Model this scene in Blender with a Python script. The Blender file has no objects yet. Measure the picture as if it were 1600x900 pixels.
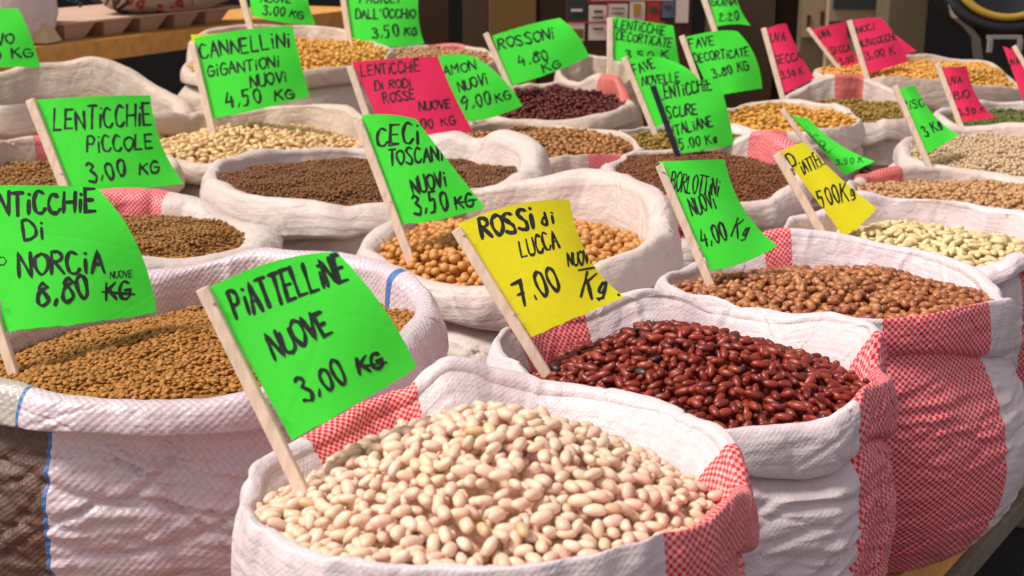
import bpy, math, random
import numpy as np
from mathutils import Vector, Matrix

random.seed(4); np.random.seed(4)
SC = bpy.context.scene; COL = SC.collection

# ------------------------------------------------------------------ camera
FPX, CX, CY = 2050.0, 800.0, 450.0          # focal length and centre in photograph pixels
PITCH = math.atan(580 / FPX)
CAMZ = 1.35
cp, sp = math.cos(PITCH), math.sin(PITCH)
cam = bpy.data.cameras.new('camera'); camo = bpy.data.objects.new('camera', cam); COL.objects.link(camo)
camo.location = (0, 0, CAMZ); camo.rotation_euler = (math.pi / 2 - PITCH, 0, 0)
cam.sensor_width = 36; cam.lens = 36 * FPX / 1600; cam.clip_start = 0.05; cam.clip_end = 500
cam.dof.use_dof = True; cam.dof.focus_distance = 1.32; cam.dof.aperture_fstop = 12
SC.camera = camo

# ------------------------------------------------------------------ daylight under a bright overcast sky
W = bpy.data.worlds.new('World'); SC.world = W; W.use_nodes = True
wn, wl = W.node_tree.nodes, W.node_tree.links
bg = wn['Background']; bg.inputs[1].default_value = 0.085
sky = wn.new('ShaderNodeTexSky'); sky.sky_type = 'NISHITA'; sky.sun_disc = False
SUN_EL, SUN_AZ = math.radians(56), math.radians(-102)
sky.sun_elevation = SUN_EL; sky.sun_rotation = SUN_AZ
hs = wn.new('ShaderNodeHueSaturation'); hs.inputs['Saturation'].default_value = 0.12
tint = wn.new('ShaderNodeMix'); tint.data_type = 'RGBA'; tint.blend_type = 'MULTIPLY'; tint.inputs[0].default_value = 1
tint.inputs[7].default_value = (1.0, 0.91, 0.93, 1)
wl.new(sky.outputs[0], hs.inputs['Color']); wl.new(hs.outputs[0], tint.inputs[6]); wl.new(tint.outputs[2], bg.inputs[0])
sl = bpy.data.lights.new('sun', 'SUN'); sl.energy = 2.5; sl.angle = math.radians(19); sl.color = (1, 0.94, 0.86)
so = bpy.data.objects.new('sun', sl); COL.objects.link(so)
sd = Vector((math.sin(SUN_AZ) * math.cos(SUN_EL), math.cos(SUN_AZ) * math.cos(SUN_EL), math.sin(SUN_EL)))
so.rotation_euler = sd.to_track_quat('Z', 'Y').to_euler(); so.location = sd * 10
SC.view_settings.view_transform = 'Standard'; SC.view_settings.look = 'None'
SC.view_settings.exposure = 0.62; SC.view_settings.gamma = 1
SC.cycles.max_bounces = 6; SC.cycles.diffuse_bounces = 3; SC.cycles.glossy_bounces = 2

# ------------------------------------------------------------------ geometry of the view
def unproj(x, y, D):
    u = (x - CX) / FPX; v = (y - CY) / FPX
    return Vector((u * D, D * (cp - v * sp), CAMZ - D * (sp + v * cp)))
def atz(x, y, z):
    v = (y - CY) / FPX
    return unproj(x, y, (CAMZ - z) / (sp + v * cp))
def zfor(Y, py):
    v = (py - CY) / FPX
    return CAMZ - Y * (sp + v * cp) / (cp - v * sp)
def proj(P):
    Z = P[2] - CAMZ
    d = P[1] * cp - Z * sp; up = P[1] * sp + Z * cp
    return CX + FPX * P[0] / d, CY - FPX * up / d

# ------------------------------------------------------------------ object helpers
def mesh_obj(name, verts, faces, mat, parent=None, smooth=True, uv=None, nors=None):
    me = bpy.data.meshes.new(name)
    if isinstance(verts, np.ndarray): verts = verts.tolist()
    if isinstance(faces, np.ndarray): faces = faces.tolist()
    me.from_pydata(verts, [], faces)
    if uv is not None:
        l = me.uv_layers.new(name='UVMap')
        vi = np.zeros(len(me.loops), dtype=np.int32); me.loops.foreach_get('vertex_index', vi)
        l.data.foreach_set('uv', np.asarray(uv)[vi].astype(np.float32).ravel())
    if smooth: me.shade_smooth()
    if nors is not None: me.normals_split_custom_set_from_vertices(nors)
    if mat: me.materials.append(mat)
    o = bpy.data.objects.new(name, me); COL.objects.link(o)
    if parent is not None: o.parent = parent
    return o
def tag(o, label=None, cat=None, group=None, kind=None):
    if label: o['label'] = label
    if cat: o['category'] = cat
    if group: o['group'] = group
    if kind: o['kind'] = kind
    return o
def empty(name, loc=(0, 0, 0)):
    o = bpy.data.objects.new(name, None); COL.objects.link(o); o.location = loc; o.empty_display_size = .05
    return o
def adopt(child, parent):
    child.parent = parent; child.matrix_parent_inverse = Matrix.Translation(-Vector(parent.location))
def box_data(a, b, bev=0.0):
    x0, y0, z0 = a; x1, y1, z1 = b
    if bev <= 0:
        v = [(x0,y0,z0),(x1,y0,z0),(x1,y1,z0),(x0,y1,z0),(x0,y0,z1),(x1,y0,z1),(x1,y1,z1),(x0,y1,z1)]
        f = [(0,3,2,1),(4,5,6,7),(0,1,5,4),(1,2,6,5),(2,3,7,6),(3,0,4,7)]
        return v, f
    import bmesh
    bm = bmesh.new(); bmesh.ops.create_cube(bm, size=1)
    for q in bm.verts: q.co = Vector(((x0+x1)/2+q.co.x*(x1-x0), (y0+y1)/2+q.co.y*(y1-y0), (z0+z1)/2+q.co.z*(z1-z0)))
    bmesh.ops.bevel(bm, geom=bm.edges[:], offset=bev, segments=2, profile=.6, affect='EDGES')
    bm.verts.index_update()
    v = [tuple(q.co) for q in bm.verts]; f = [tuple(q.index for q in g.verts) for g in bm.faces]; bm.free()
    return v, f
def box(name, a, b, mat, parent=None, bev=0.0, M=None):
    v, f = box_data(a, b, bev)
    if M is not None: v = [tuple(M @ Vector(q)) for q in v]
    o = mesh_obj(name, v, f, mat, None, smooth=False)
    if parent is not None: adopt(o, parent)
    return o

# ------------------------------------------------------------------ materials
class NT:
    def __init__(s, name, rough=.6, spec=.5):
        s.m = bpy.data.materials.new(name); s.m.use_nodes = True
        s.n = s.m.node_tree.nodes; s.l = s.m.node_tree.links; s.b = s.n['Principled BSDF']
        s.b.inputs['Roughness'].default_value = rough; s.b.inputs['Specular IOR Level'].default_value = spec
    def add(s, t, **k):
        n = s.n.new(t)
        for a, b in k.items(): setattr(n, a, b)
        return n
    def noise(s, vec, scale, detail=3, rough=.5):
        n = s.add('ShaderNodeTexNoise'); n.inputs['Scale'].default_value = scale
        n.inputs['Detail'].default_value = detail; n.inputs['Roughness'].default_value = rough
        if vec is not None: s.l.new(vec, n.inputs['Vector'])
        return n.outputs['Fac']
    def ramp(s, fac, stops):
        r = s.add('ShaderNodeValToRGB'); e = r.color_ramp.elements
        while len(e) < len(stops): e.new(.5)
        for k, (p, c) in enumerate(stops): e[k].position = p; e[k].color = (*c, 1)
        s.l.new(fac, r.inputs[0]); return r.outputs[0]
    def mix(s, fac, a, b, mode='MIX'):
        n = s.add('ShaderNodeMix', data_type='RGBA', blend_type=mode)
        for sock, v in ((n.inputs[0], fac), (n.inputs[6], a), (n.inputs[7], b)):
            if isinstance(v, (int, float)): sock.default_value = v
            elif isinstance(v, tuple): sock.default_value = (*v, 1)
            else: s.l.new(v, sock)
        return n.outputs[2]
    def math(s, op, a, b=0, c=0):
        n = s.add('ShaderNodeMath', operation=op)
        for k, v in enumerate((a, b, c)):
            if isinstance(v, (int, float)): n.inputs[k].default_value = v
            else: s.l.new(v, n.inputs[k])
        return n.outputs[0]
    def col(s, c):
        if isinstance(c, tuple): s.b.inputs['Base Color'].default_value = (*c, 1)
        else: s.l.new(c, s.b.inputs['Base Color'])
    def bump(s, h, strength=.3, dist=.001, prev=None):
        n = s.add('ShaderNodeBump'); n.inputs['Strength'].default_value = strength; n.inputs['Distance'].default_value = dist
        s.l.new(h, n.inputs['Height'])
        if prev is not None: s.l.new(prev, n.inputs['Normal'])
        s.l.new(n.outputs[0], s.b.inputs['Normal']); return n.outputs[0]
    def obj(s): return s.add('ShaderNodeTexCoord').outputs['Object']
    def uv(s): return s.add('ShaderNodeTexCoord').outputs['UV']

def fabric(name, base, alt=None, check=None, rough=.55, weave=.0024, wstr=.16, gloss=.0, sheer=None):
    """woven polypropylene tape cloth; check = size in metres of the woven squares"""
    t = NT(name, rough); uv = t.uv()
    sep = t.add('ShaderNodeSeparateXYZ'); t.l.new(uv, sep.inputs[0])
    fx = t.math('MULTIPLY', sep.outputs[0], math.pi / weave); fy = t.math('MULTIPLY', sep.outputs[1], math.pi / weave)
    w = t.math('MULTIPLY', t.math('SINE', fx), t.math('SINE', fy))
    big = t.noise(uv, 9, 4, .6); fine = t.noise(uv, 160, 2)
    mp = t.add('ShaderNodeMapping'); mp.inputs['Scale'].default_value = (30, 700, 1); t.l.new(uv, mp.inputs[0])
    thread = t.noise(mp.outputs[0], 1, 2)
    if check:
        ch = t.add('ShaderNodeTexChecker'); ch.inputs['Scale'].default_value = 1
        # a little waviness so that the squares are not ruled lines
        nz = t.add('ShaderNodeTexNoise'); nz.inputs['Scale'].default_value = 60; t.l.new(uv, nz.inputs['Vector'])
        va = t.add('ShaderNodeVectorMath', operation='MULTIPLY_ADD'); t.l.new(nz.outputs['Color'], va.inputs[0])
        va.inputs[1].default_value = (.0014, .0014, 0); t.l.new(uv, va.inputs[2])
        vs = t.add('ShaderNodeVectorMath', operation='SCALE'); vs.inputs['Scale'].default_value = 1 / check
        t.l.new(va.outputs[0], vs.inputs[0]); t.l.new(vs.outputs[0], ch.inputs['Vector'])
        c = t.mix(ch.outputs['Fac'], base, alt)
        c = t.mix(t.math('MULTIPLY', big, .12), c, (.55, .05, .06))
    else:
        c = t.mix(big, tuple(q * .90 for q in base), base)
        c = t.mix(t.math('MULTIPLY', t.math('GREATER_THAN', w, .0), .24 if gloss else .10), c, tuple(q * .72 for q in base))
        c = t.mix(t.math('MULTIPLY', thread, .16), c, tuple(q * .62 for q in base))
        dirt = t.ramp(t.noise(uv, 5, 5, .7), [(.60, (0, 0, 0)), (.78, (1, 1, 1))])
        c = t.mix(t.math('MULTIPLY', dirt, .20), c, (.42, .36, .22))
    t.col(c)
    t.b.inputs['Sheen Weight'].default_value = .08
    rr = t.math('MULTIPLY_ADD', t.math('GREATER_THAN', w, .0), -.16 if gloss else -.08, rough)
    t.l.new(rr, t.b.inputs['Roughness'])
    if gloss: t.b.inputs['Coat Weight'].default_value = gloss; t.b.inputs['Coat Roughness'].default_value = .32
    n = t.bump(w, wstr, .0006)
    n = t.bump(t.noise(uv, 26, 5, .65), .6, .006, n)
    mp2 = t.add('ShaderNodeMapping'); mp2.inputs['Scale'].default_value = (7, 60, 1); mp2.inputs['Rotation'].default_value = (0, 0, .22); t.l.new(uv, mp2.inputs[0])
    n = t.bump(t.noise(mp2.outputs[0], 1, 3, .55), .5, .006, n)
    # crinkles of thin plastic cloth: sharp little ridges
    for sc_, ds in ((11, .010), (24, .0045)):
        rg = t.math('ABSOLUTE', t.math('SUBTRACT', t.noise(uv, sc_, 2, .5), .5))
        n = t.bump(t.math('MINIMUM', rg, .09), .55, ds * 1.6, n)
    t.bump(fine, .3, .0007, n)
    return t.m

M = {}
M['white'] = fabric('white_woven', (.78, .655, .675), rough=.55)
M['cream'] = fabric('cream_woven', (.66, .52, .42), rough=.6)
M['beige'] = fabric('beige_woven', (.72, .595, .535), rough=.58)
M['gloss'] = fabric('glossy_white_woven', (.74, .60, .645), rough=.42, weave=.0042, wstr=.55, gloss=.25)
M['clear'] = fabric('greyish_clear_woven', (.50, .44, .38), rough=.38, weave=.0042, wstr=.5, gloss=.4)
M['brown_mesh'] = fabric('brown_see_through_weave', (.13, .062, .040), rough=.6, weave=.0030, wstr=.4)
M['check'] = fabric('red_white_check', (.84, .37, .38), (.68, .006, .022), .0036)
M['check_far'] = fabric('faded_red_check', (.70, .27, .22), (.52, .02, .025), .0034)
M['check_fine'] = fabric('fine_red_white_check', (.86, .40, .38), (.70, .006, .018), .0029, weave=.0021)
M['blue'] = fabric('blue_woven_stripe', (.07, .17, .45), weave=.0042, wstr=.5)

def paper(name, c):
    t = NT(name, .7, .2); o = t.obj()
    k = t.mix(t.math('MULTIPLY', t.noise(o, 11, 5, .65), .38), c, tuple(q * .74 + .0 for q in c))
    fade = t.ramp(t.noise(o, 7, 3), [(.52, (0, 0, 0)), (.72, (1, 1, 1))])
    k = t.mix(t.math('MULTIPLY', fade, .22), k, tuple(min(1, q * .9 + .10) for q in c))
    spot = t.ramp(t.noise(o, 160, 2), [(.70, (0, 0, 0)), (.76, (1, 1, 1))])
    k = t.mix(t.math('MULTIPLY', spot, .12), k, (.25, .22, .10)); t.col(k)
    v = t.add('ShaderNodeTexVoronoi', feature='DISTANCE_TO_EDGE'); v.inputs['Scale'].default_value = 7; t.l.new(o, v.inputs['Vector'])
    cr = t.ramp(v.outputs['Distance'], [(0, (0, 0, 0)), (.02, (1, 1, 1))])
    n = t.bump(cr, .12, .0008); n = t.bump(t.noise(o, 26, 4, .6), .18, .004, n); t.bump(t.noise(o, 1100, 2), .2, .0002, n)
    return t.m
M['green'] = paper('fluorescent_green_paper', (.075, .94, .06))
M['yellow'] = paper('yellow_paper', (.93, .86, .02))
M['pink'] = paper('fluorescent_pink_paper', (.95, .035, .13))
t = NT('black_marker_ink', .55); t.col(t.ramp(t.noise(t.obj(), 240, 4, .7), [(.45, (.009, .010, .012)), (.75, (.035, .05, .03))])); M['ink'] = t.m
t = NT('thin_marker_ink', .5); t.col((.03, .10, .03)); M['thin_ink'] = t.m
def woodmat(name, c, rough=.6, along=0, sc=1.0):
    t = NT(name, rough, .3); o = t.obj()
    mp = t.add('ShaderNodeMapping'); s = [60 * sc, 60 * sc, 60 * sc]; s[along] = 4 * sc
    mp.inputs['Scale'].default_value = s; t.l.new(o, mp.inputs[0])
    g = t.noise(mp.outputs[0], 1, 4, .6)
    t.col(t.ramp(g, [(.25, tuple(q * .76 for q in c)), (.52, c), (.75, tuple(min(1, q * 1.15) for q in c))]))
    t.bump(g, .25, .001); return t.m
M['stick'] = woodmat('pale_stick_wood', (.88, .68, .52), along=2, sc=3)
M['stick_black'] = woodmat('black_painted_stick', (.016, .016, .035), along=2)
M['pine'] = woodmat('orange_pine', (.72, .36, .10), along=0, sc=.6)
M['greywood'] = woodmat('weathered_edge_wood', (.19, .165, .13), along=0)
M['shaded_plank'] = woodmat('shade_darkened_brown_planks', (.20, .10, .04), along=1, sc=.6)  # shade between the sacks is painted into the plank colour
M['darkwood'] = woodmat('dark_brown_wood', (.060, .028, .014), along=2)
def flat(name, c, rough=.7, nz=.25, sc=12):
    t = NT(name, rough); o = t.obj()
    t.col(t.mix(t.math('MULTIPLY', t.noise(o, sc, 4, .6), nz * 2), c, tuple(q * .5 for q in c)))
    t.bump(t.noise(o, sc * 8, 3), .2, .001); return t.m
M['kraft'] = flat('brown_cardboard', (.20, .11, .02))
M['kraft_dark'] = flat('dark_cardboard', (.085, .05, .024))
M['kraft_grey'] = flat('khaki_cardboard', (.15, .115, .06))
M['pulp'] = flat('paper_pulp', (.62, .42, .30), .9)
M['black'] = flat('black_backdrop', (.004, .0035, .003), .9)
M['black_plastic'] = flat('black_plastic', (.006, .006, .008), .45)
M['goldring'] = flat('yellow_ring', (.42, .26, .02), .6)
M['palegrey'] = flat('pale_grey_trim', (.34, .30, .27), .5)
M['printwhite'] = flat('white_print', (.72, .60, .52), .6, .1)
M['printred'] = flat('red_print', (.48, .035, .03), .6, .1)
M['printdark'] = flat('dark_print', (.02, .03, .025), .6, .1)
M['printblue'] = flat('slate_print', (.10, .14, .24), .6, .1)
M['asphalt'] = flat('asphalt', (.045, .043, .042), .9, .3, 6)

def beanmat(name, cols, rough=.35, coat=.15, speck=None, sss=0, odd=None):
    """cols = colour stops along a random value per seed"""
    t = NT(name, rough)
    g = t.add('ShaderNodeNewGeometry').outputs['Random Per Island']; oi = t.add('ShaderNodeObjectInfo').outputs['Random']
    r = t.math('FRACT', t.math('ADD', g, oi))
    cols = [tuple(1.06 * max(q) * (v / max(q)) ** 1.22 for v in q) for q in cols]
    k = len(cols)
    c = t.ramp(r, [(i / max(1, k - 1), q) for i, q in enumerate(cols)])
    if odd:                                       # the odd discoloured seed
        r2 = t.math('FRACT', t.math('MULTIPLY', r, 37.7))
        c = t.mix(t.math('LESS_THAN', r2, odd[1]), c, odd[0])
    o = t.obj()
    c = t.mix(t.math('MULTIPLY', t.noise(o, 130, 3), .30), c, tuple(q * .6 for q in cols[0]))
    if speck:
        s_ = t.ramp(t.noise(o, speck[1], 3, .65), [(.50, (0, 0, 0)), (.62, (1, 1, 1))])
        c = t.mix(t.math('MULTIPLY', s_, .65), c, speck[0])
    t.col(c)
    t.b.inputs['Coat Weight'].default_value = coat; t.b.inputs['Coat Roughness'].default_value = .12
    if sss:
        t.b.inputs['Subsurface Weight'].default_value = sss; t.b.inputs['Subsurface Radius'].default_value = (.004, .0025, .0015)
        t.b.inputs['Subsurface Scale'].default_value = .5
    t.bump(t.noise(o, 300, 2), .12, .0004)
    return t.m
BM = dict(
  white=beanmat('white_bean_skin', [(.84,.60,.46),(.90,.68,.53),(.85,.58,.46),(.82,.63,.45),(.92,.72,.58)], .42, .1, odd=((.70,.45,.24), .010)),
  kidney=beanmat('red_bean_skin', [(.21,.030,.015),(.29,.046,.022),(.15,.020,.011),(.35,.075,.036),(.11,.014,.010)], .40, .10, odd=((.03,.02,.02), .03)),
  borlotti=beanmat('mottled_bean_skin', [(.44,.18,.075),(.58,.29,.14),(.26,.085,.035),(.54,.26,.11),(.34,.13,.055)], .42, .08, speck=((.12,.035,.02), 150)),
  chick=beanmat('chickpea_skin', [(.60,.29,.085),(.68,.36,.12),(.50,.23,.06),(.64,.37,.14)], .5, .05),
  flatw=beanmat('ivory_bean_skin', [(.74,.60,.33),(.82,.69,.43),(.68,.53,.29)], .4, .1),
  cann=beanmat('tan_bean_skin', [(.68,.47,.24),(.78,.58,.32),(.60,.41,.20)], .4, .1),
  fava=beanmat('brown_broad_bean_skin', [(.36,.17,.06),(.46,.24,.09),(.28,.12,.045)], .4, .1),
  rosson=beanmat('dark_red_bean_skin', [(.095,.014,.008),(.15,.022,.012),(.06,.010,.007)], .5, .0),
  lentil=beanmat('olive_brown_lentil_skin', [(.34,.165,.030),(.44,.23,.050),(.25,.12,.022),(.52,.24,.055),(.36,.20,.040)], .62, .0),
  lentil_g=beanmat('golden_brown_lentil_skin', [(.28,.145,.035),(.37,.20,.055),(.21,.105,.03)], .65, .0),
  lentil_d=beanmat('dark_brown_lentil_skin', [(.17,.080,.028),(.25,.125,.045),(.12,.056,.022)], .7, .0),
  lentil_k=beanmat('reddish_brown_lentil_skin', [(.20,.075,.030),(.27,.115,.050),(.13,.05,.024)], .7, .0),
  gold=beanmat('yellow_split_bean', [(.66,.36,.07),(.78,.48,.13),(.56,.30,.06)], .5, .05),
  olive=beanmat('olive_seed_skin', [(.25,.17,.03),(.34,.24,.05),(.18,.11,.02)], .5, .05),
  tan=beanmat('tan_seed_skin', [(.50,.30,.15),(.60,.38,.20),(.42,.24,.12)], .5, .05),
  pale=beanmat('pale_seed_skin', [(.56,.42,.27),(.66,.52,.36),(.46,.33,.20)], .5, .05),
  mung=beanmat('green_seed_skin', [(.10,.12,.02),(.15,.16,.03),(.07,.09,.015)], .5, .05))

# ------------------------------------------------------------------ sacks
TABLE = 0.620
def periodic(theta_k, val_k, theta):
    """smooth periodic cubic through unevenly spaced values"""
    o = np.argsort(theta_k); tk = np.asarray(theta_k)[o]; vk = np.asarray(val_k)[o]
    n = len(tk); T = np.concatenate([tk[-2:] - 2*np.pi, tk, tk[:2] + 2*np.pi]); V = np.concatenate([vk[-2:], vk, vk[:2]])
    m = np.zeros(len(T))
    for i in range(1, len(T) - 1):                 # monotone-ish tangents
        a = (V[i]-V[i-1])/(T[i]-T[i-1]); b = (V[i+1]-V[i])/(T[i+1]-T[i]); m[i] = 0 if a*b <= 0 else 2*a*b/(a+b)*1.0
    th = np.mod(theta, 2*np.pi)
    idx = np.clip(np.searchsorted(T, th) - 1, 1, len(T) - 3)
    h = T[idx+1]-T[idx]; s = (th-T[idx])/h
    return (2*s**3-3*s**2+1)*V[idx] + (s**3-2*s**2+s)*h*m[idx] + (-2*s**3+3*s**2)*V[idx+1] + (s**3-s**2)*h*m[idx+1]

def wav(th, t, rs, kmax, mmax, n=14, ridge=False):
    """sum of sines, periodic in th"""
    out = np.zeros(np.broadcast(th, t).shape); tot = 0
    for _ in range(n):
        k = rs.randint(0, kmax + 1) * rs.choice([-1, 1]); m = rs.uniform(-mmax, mmax); ph = rs.uniform(0, 6.28)
        a = 1 / (1 + .5 * (abs(k) / max(1, kmax) + abs(m) / max(.01, mmax)) * 2)
        s = np.sin(k * th + m * t + ph)
        out = out + a * ((1 - 2 * np.abs(s)) if ridge else s); tot += a * a
    return out / math.sqrt(tot)

def creases(TH, S, R, rs, n, s0, s1, ang, length, width, amp):
    """individual pinched folds: a groove with a raised lip on either side, each at its own place and slant"""
    out = np.zeros(np.broadcast(TH, S).shape)
    for _ in range(n):
        t0 = rs.uniform(0, 6.2832); q0 = rs.uniform(s0, s1); a = rs.normal(ang[0], ang[1]); l = length * rs.uniform(.4, 1.5); w = width * rs.uniform(.5, 1.6)
        x = (np.mod(TH - t0 + math.pi, 2 * math.pi) - math.pi) * R; y = S - q0
        al = x * math.cos(a) + y * math.sin(a); pe = -x * math.sin(a) + y * math.cos(a) + rs.uniform(-6, 6) * al * al
        g = np.exp(-(al / l) ** 2)
        out += amp * rs.uniform(.3, 1) * -1 * g * (np.exp(-np.abs(pe / w) ** 1.3) * 1.5 - .8 * np.exp(-(pe / (w * 2.4)) ** 2))
    return out

class Sack: pass
SACKS = {}
def sack(key, label, L, R, back, front, z0=0.90, base=None, mat='white', stripes=(), cuff=.05, roll=.016, bulge=.03,
         nt=220, ns=84, seed=1, wr=1.35, fill=None, mound=0.02, group='open woven sacks on the market stall', stripe_mat='check', ry=1.0, lean=.012, taper=.035, diag=0.0, tilt=0.0, bc=(90, .08, .0055, .0045, .30)):
    rs = np.random.RandomState(seed * 7 + 3)
    s = Sack(); s.key = key
    base = TABLE if base is None else base
    cx = (L[0] + R[0]) / 2; cy = (L[1] + R[1]) / 2
    C = atz(cx, cy, z0); D = (C.y * cp - (C.z - CAMZ) * sp)
    Rad = (R[0] - L[0]) / 2 / FPX * D
    s.C = C; s.R = Rad
    def theta_of(px, py, side):
        best = None
        for a in np.linspace(0, math.pi, 181):
            th = a if side > 0 else 2 * math.pi - a
            Y = C.y + Rad * ry * math.sin(th); z = zfor(Y, py)
            q = proj((C.x + Rad * math.cos(th), Y, z))
            d = abs(q[0] - px)
            if best is None or d < best[0]: best = (d, th, z)
        return best[1], best[2]
    tk, zk = [], []
    for th, P in ((0, R), (math.pi, L)): tk.append(th); zk.append(zfor(C.y, P[1]))
    for side, pts in ((1, back), (-1, front)):
        for p in pts:
            th, z = theta_of(p[0], p[1], side)
            if min(abs(th - q) for q in tk) < .06 or abs(th - 2 * math.pi) < .06: continue
            tk.append(th); zk.append(min(max(z, z0 - .09), z0 + .11))
    kr = np.random.RandomState(seed + 900); kp = kr.uniform(0, 6.2832, (2, 11)); ka = kr.uniform(-1, 1, (2, 11)); kw = kr.uniform(.05, .16, (2, 11))
    def kink(th, r):                              # pinched corners of the cloth rim
        out = 0 * np.asarray(th, float)
        for p_, a_, w_ in zip(kp[r], ka[r], kw[r]): out = out + a_ * np.exp(-np.abs((np.mod(th - p_ + math.pi, 2 * math.pi) - math.pi) / w_) ** 1.2)
        return out
    ks = .0035 if nt >= 300 else .0060
    s.crest = lambda th: periodic(tk, zk, th) + ks * kink(th, 0)
    s.ry = ry
    # radius wobble
    ph = rs.uniform(0, 6.28, 6)
    s.rad = lambda th: ks * 1.6 * kink(th, 1) + Rad * (1 + .012 * np.sin(2 * th + ph[0]) + .012 * np.sin(3 * th + ph[1]) + .010 * np.sin(5 * th + ph[2]) + .008 * np.sin(9 * th + ph[3]) + .004 * np.sin(17 * th + ph[4]))
    sc = Rad / .21
    th = np.linspace(0, 2 * np.pi, nt + 1)
    nin, ncu = int(ns * .22), int(ns * .34)
    nb = ns - nin - ncu
    TH = th[None, :]
    H = s.crest(th)[None, :]; RR = s.rad(th)[None, :]
    ro = roll * (1 + .36 * wav(th, 0 * th, rs, 6, 1, 8))[None, :]
    ro = np.maximum(ro, roll * .5)
    Lc = cuff * (1 + .30 * wav(th, 0 * th, rs, 5, 1, 8))[None, :]; Lc = np.maximum(Lc, cuff * .45)
    rows_o, rows_z, kind = [], [], []
    # inner wall, bottom to crest
    for i in range(nin):
        t = i / nin
        dp = .15 * (1 - t); rows_o.append(-ro * 1.0 - lean * sc * min(1, dp / .055) ** .8 + 0 * RR); rows_z.append(H - dp - ro); kind.append('rim')
    # rolled rim: superellipse loop over the crest and down to the tuck
    for i in range(ncu):
        a = math.pi * (i / (ncu - 1)) * 1.30          # 180deg inner side, over the top, to the underside
        ca, sa = -math.cos(a), math.sin(a)
        ox = ro * (abs(ca) ** .85) * (1 if ca > 0 else -1)
        if a <= math.pi / 2: oz = ro * (sa - 1) * 1.0
        else:
            q = (a - math.pi / 2) / (1.30 * math.pi - math.pi / 2)   # 0..1 crest -> underside
            oz = -(Lc) * (1 - math.cos(q * math.pi)) / 2 - ro * 0
            ox = ro * (math.sin(min(1, q * 1.35) * math.pi / 2) * 1.25) if q < .74 else ro * (1.25 - 1.75 * ((q - .74) / .26) ** 1.3)
        rows_o.append(ox * np.ones_like(RR)); rows_z.append(H + oz); kind.append('rim')
    tuckz = H - Lc
    # body
    for i in range(nb):
        t = (i + .4) / (nb - .6)
        tt = 1 - (1 - t) ** 1.0
        b = bulge * sc * np.sin(np.pi * min(1, tt ** .8)) - .035 * sc * tt ** 5 - .3 * ro
        dz = .004 if i < 2 else 0
        z = tuckz + dz * (1 - i) * .0 + (base - tuckz) * tt
        rows_o.append(b * np.ones_like(RR)); rows_z.append(z); kind.append('body')
    for q in (.55, .1):
        rows_o.append((-taper * sc - RR * (1 - q) * .7)); rows_z.append(base + 0 * RR + .0005); kind.append('body')
    O = np.vstack(rows_o); Z = np.vstack(rows_z)
    nr = O.shape[0]
    rowi = np.arange(nr)[:, None]
    body = np.clip((rowi - nin - ncu + 1) / 5.0, 0, 1); last = (rowi < nr - 3).astype(float)
    cu = np.exp(-((rowi - nin - ncu * .55) / (ncu * .38)) ** 2)
    S = np.vstack([np.zeros((1, nt + 1)), np.cumsum(np.sqrt(np.diff(O, axis=0) ** 2 + np.diff(Z, axis=0) ** 2), axis=0)])
    # creases: puckers across the roll, soft folds on the body, sharp diagonal wrinkles under the cuff
    k_ = min(1.0, Rad / .2); fin = nt >= 200
    cs = S[nin - 1, 0]; ce = S[nin + ncu - 1].max(); bs = S[nin + ncu + 2].mean(); be = S[-3].mean()
    O = O + wr * cu * (.0040 * wav(TH, S * 14, rs, 7, 1.5, 12) + .0012 * wav(TH, S * 30, rs, 20, 1.5, 12, True))
    Z = Z + wr * cu * .0026 * wav(TH, S * 20, rs, 13, 1.5, 12)
    n1 = 80 if fin else 50
    cz = creases(TH, S, Rad, rs, n1, cs - .05, ce, (1.45, .5), .030, .0040, .0034) + creases(TH, S, Rad, rs, n1 // 2, cs, ce, (.15, .35), .030, .0030, .0016)
    O = O + wr * (1 - body) * cz * (.25 + .75 * (rowi > 3))
    O = O + wr * (1 - body) * (1 - cu) * (.0030 * wav(TH, S * 10, rs, 8, 1.5, 10, True))
    soft = .0100 * wav(TH, S * 10, rs, 5, 2.2, 12)
    warp = .35 * wav(TH, S * 8, rs, 4, 2, 8)
    bz = creases(TH, S, Rad, rs, 110 if fin else 30, bs, bs + .12, (diag, .45), .055, .0045, .0052) + creases(TH, S, Rad, rs, bc[0] if fin else 20, bs, be, (diag, bc[4]), *bc[1:4])
    wr2 = .0011 * wav(TH + warp, S * 120, rs, 9, 2.0, 9, True)
    O = O + wr * body * last * (soft + bz + wr2)
    rr_ = RR + O
    X = C.x + rr_ * np.cos(TH); Y = C.y + rr_ * ry * np.sin(TH)
    Zf = np.maximum(Z, base + .0005)
    P = np.stack([X, Y, Zf], axis=-1); P[:, -1] = P[:, 0]
    # analytic normals so that adjoining parts shade as one cloth
    dr = np.gradient(P, axis=0); Pc = np.concatenate([P[:, -2:-1], P, P[:, 1:2]], axis=1); dt = (Pc[:, 2:] - Pc[:, :-2])
    N = np.cross(dt, dr); N /= (np.linalg.norm(N, axis=-1, keepdims=True) + 1e-12); N = -N
    # orientation: on the outside of the body the normal must look outwards
    mid = nr - nb // 2
    if (N[mid, 0, 0] * math.cos(0) + N[mid, 0, 1] * 0) < 0: N = -N
    U = (TH * Rad + 0 * S); V = S
    # parts
    def rng(st):
        a, b = st; a %= 2 * math.pi; b %= 2 * math.pi
        c = (th[:-1] + th[1:]) / 2
        return ((c >= a) & (c <= b)) if a <= b else ((c >= a) | (c <= b))
    root = empty('sack', (C.x, C.y, base)); tag(root, label, 'sack', group)
    s.root = root
    cellmap = np.zeros((nr - 1, nt), dtype=int)     # 0 rim 1 body >=2 stripes
    for r in range(nr - 1): cellmap[r, :] = 0 if kind[r] == 'rim' and kind[r + 1] == 'rim' else 1
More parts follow.
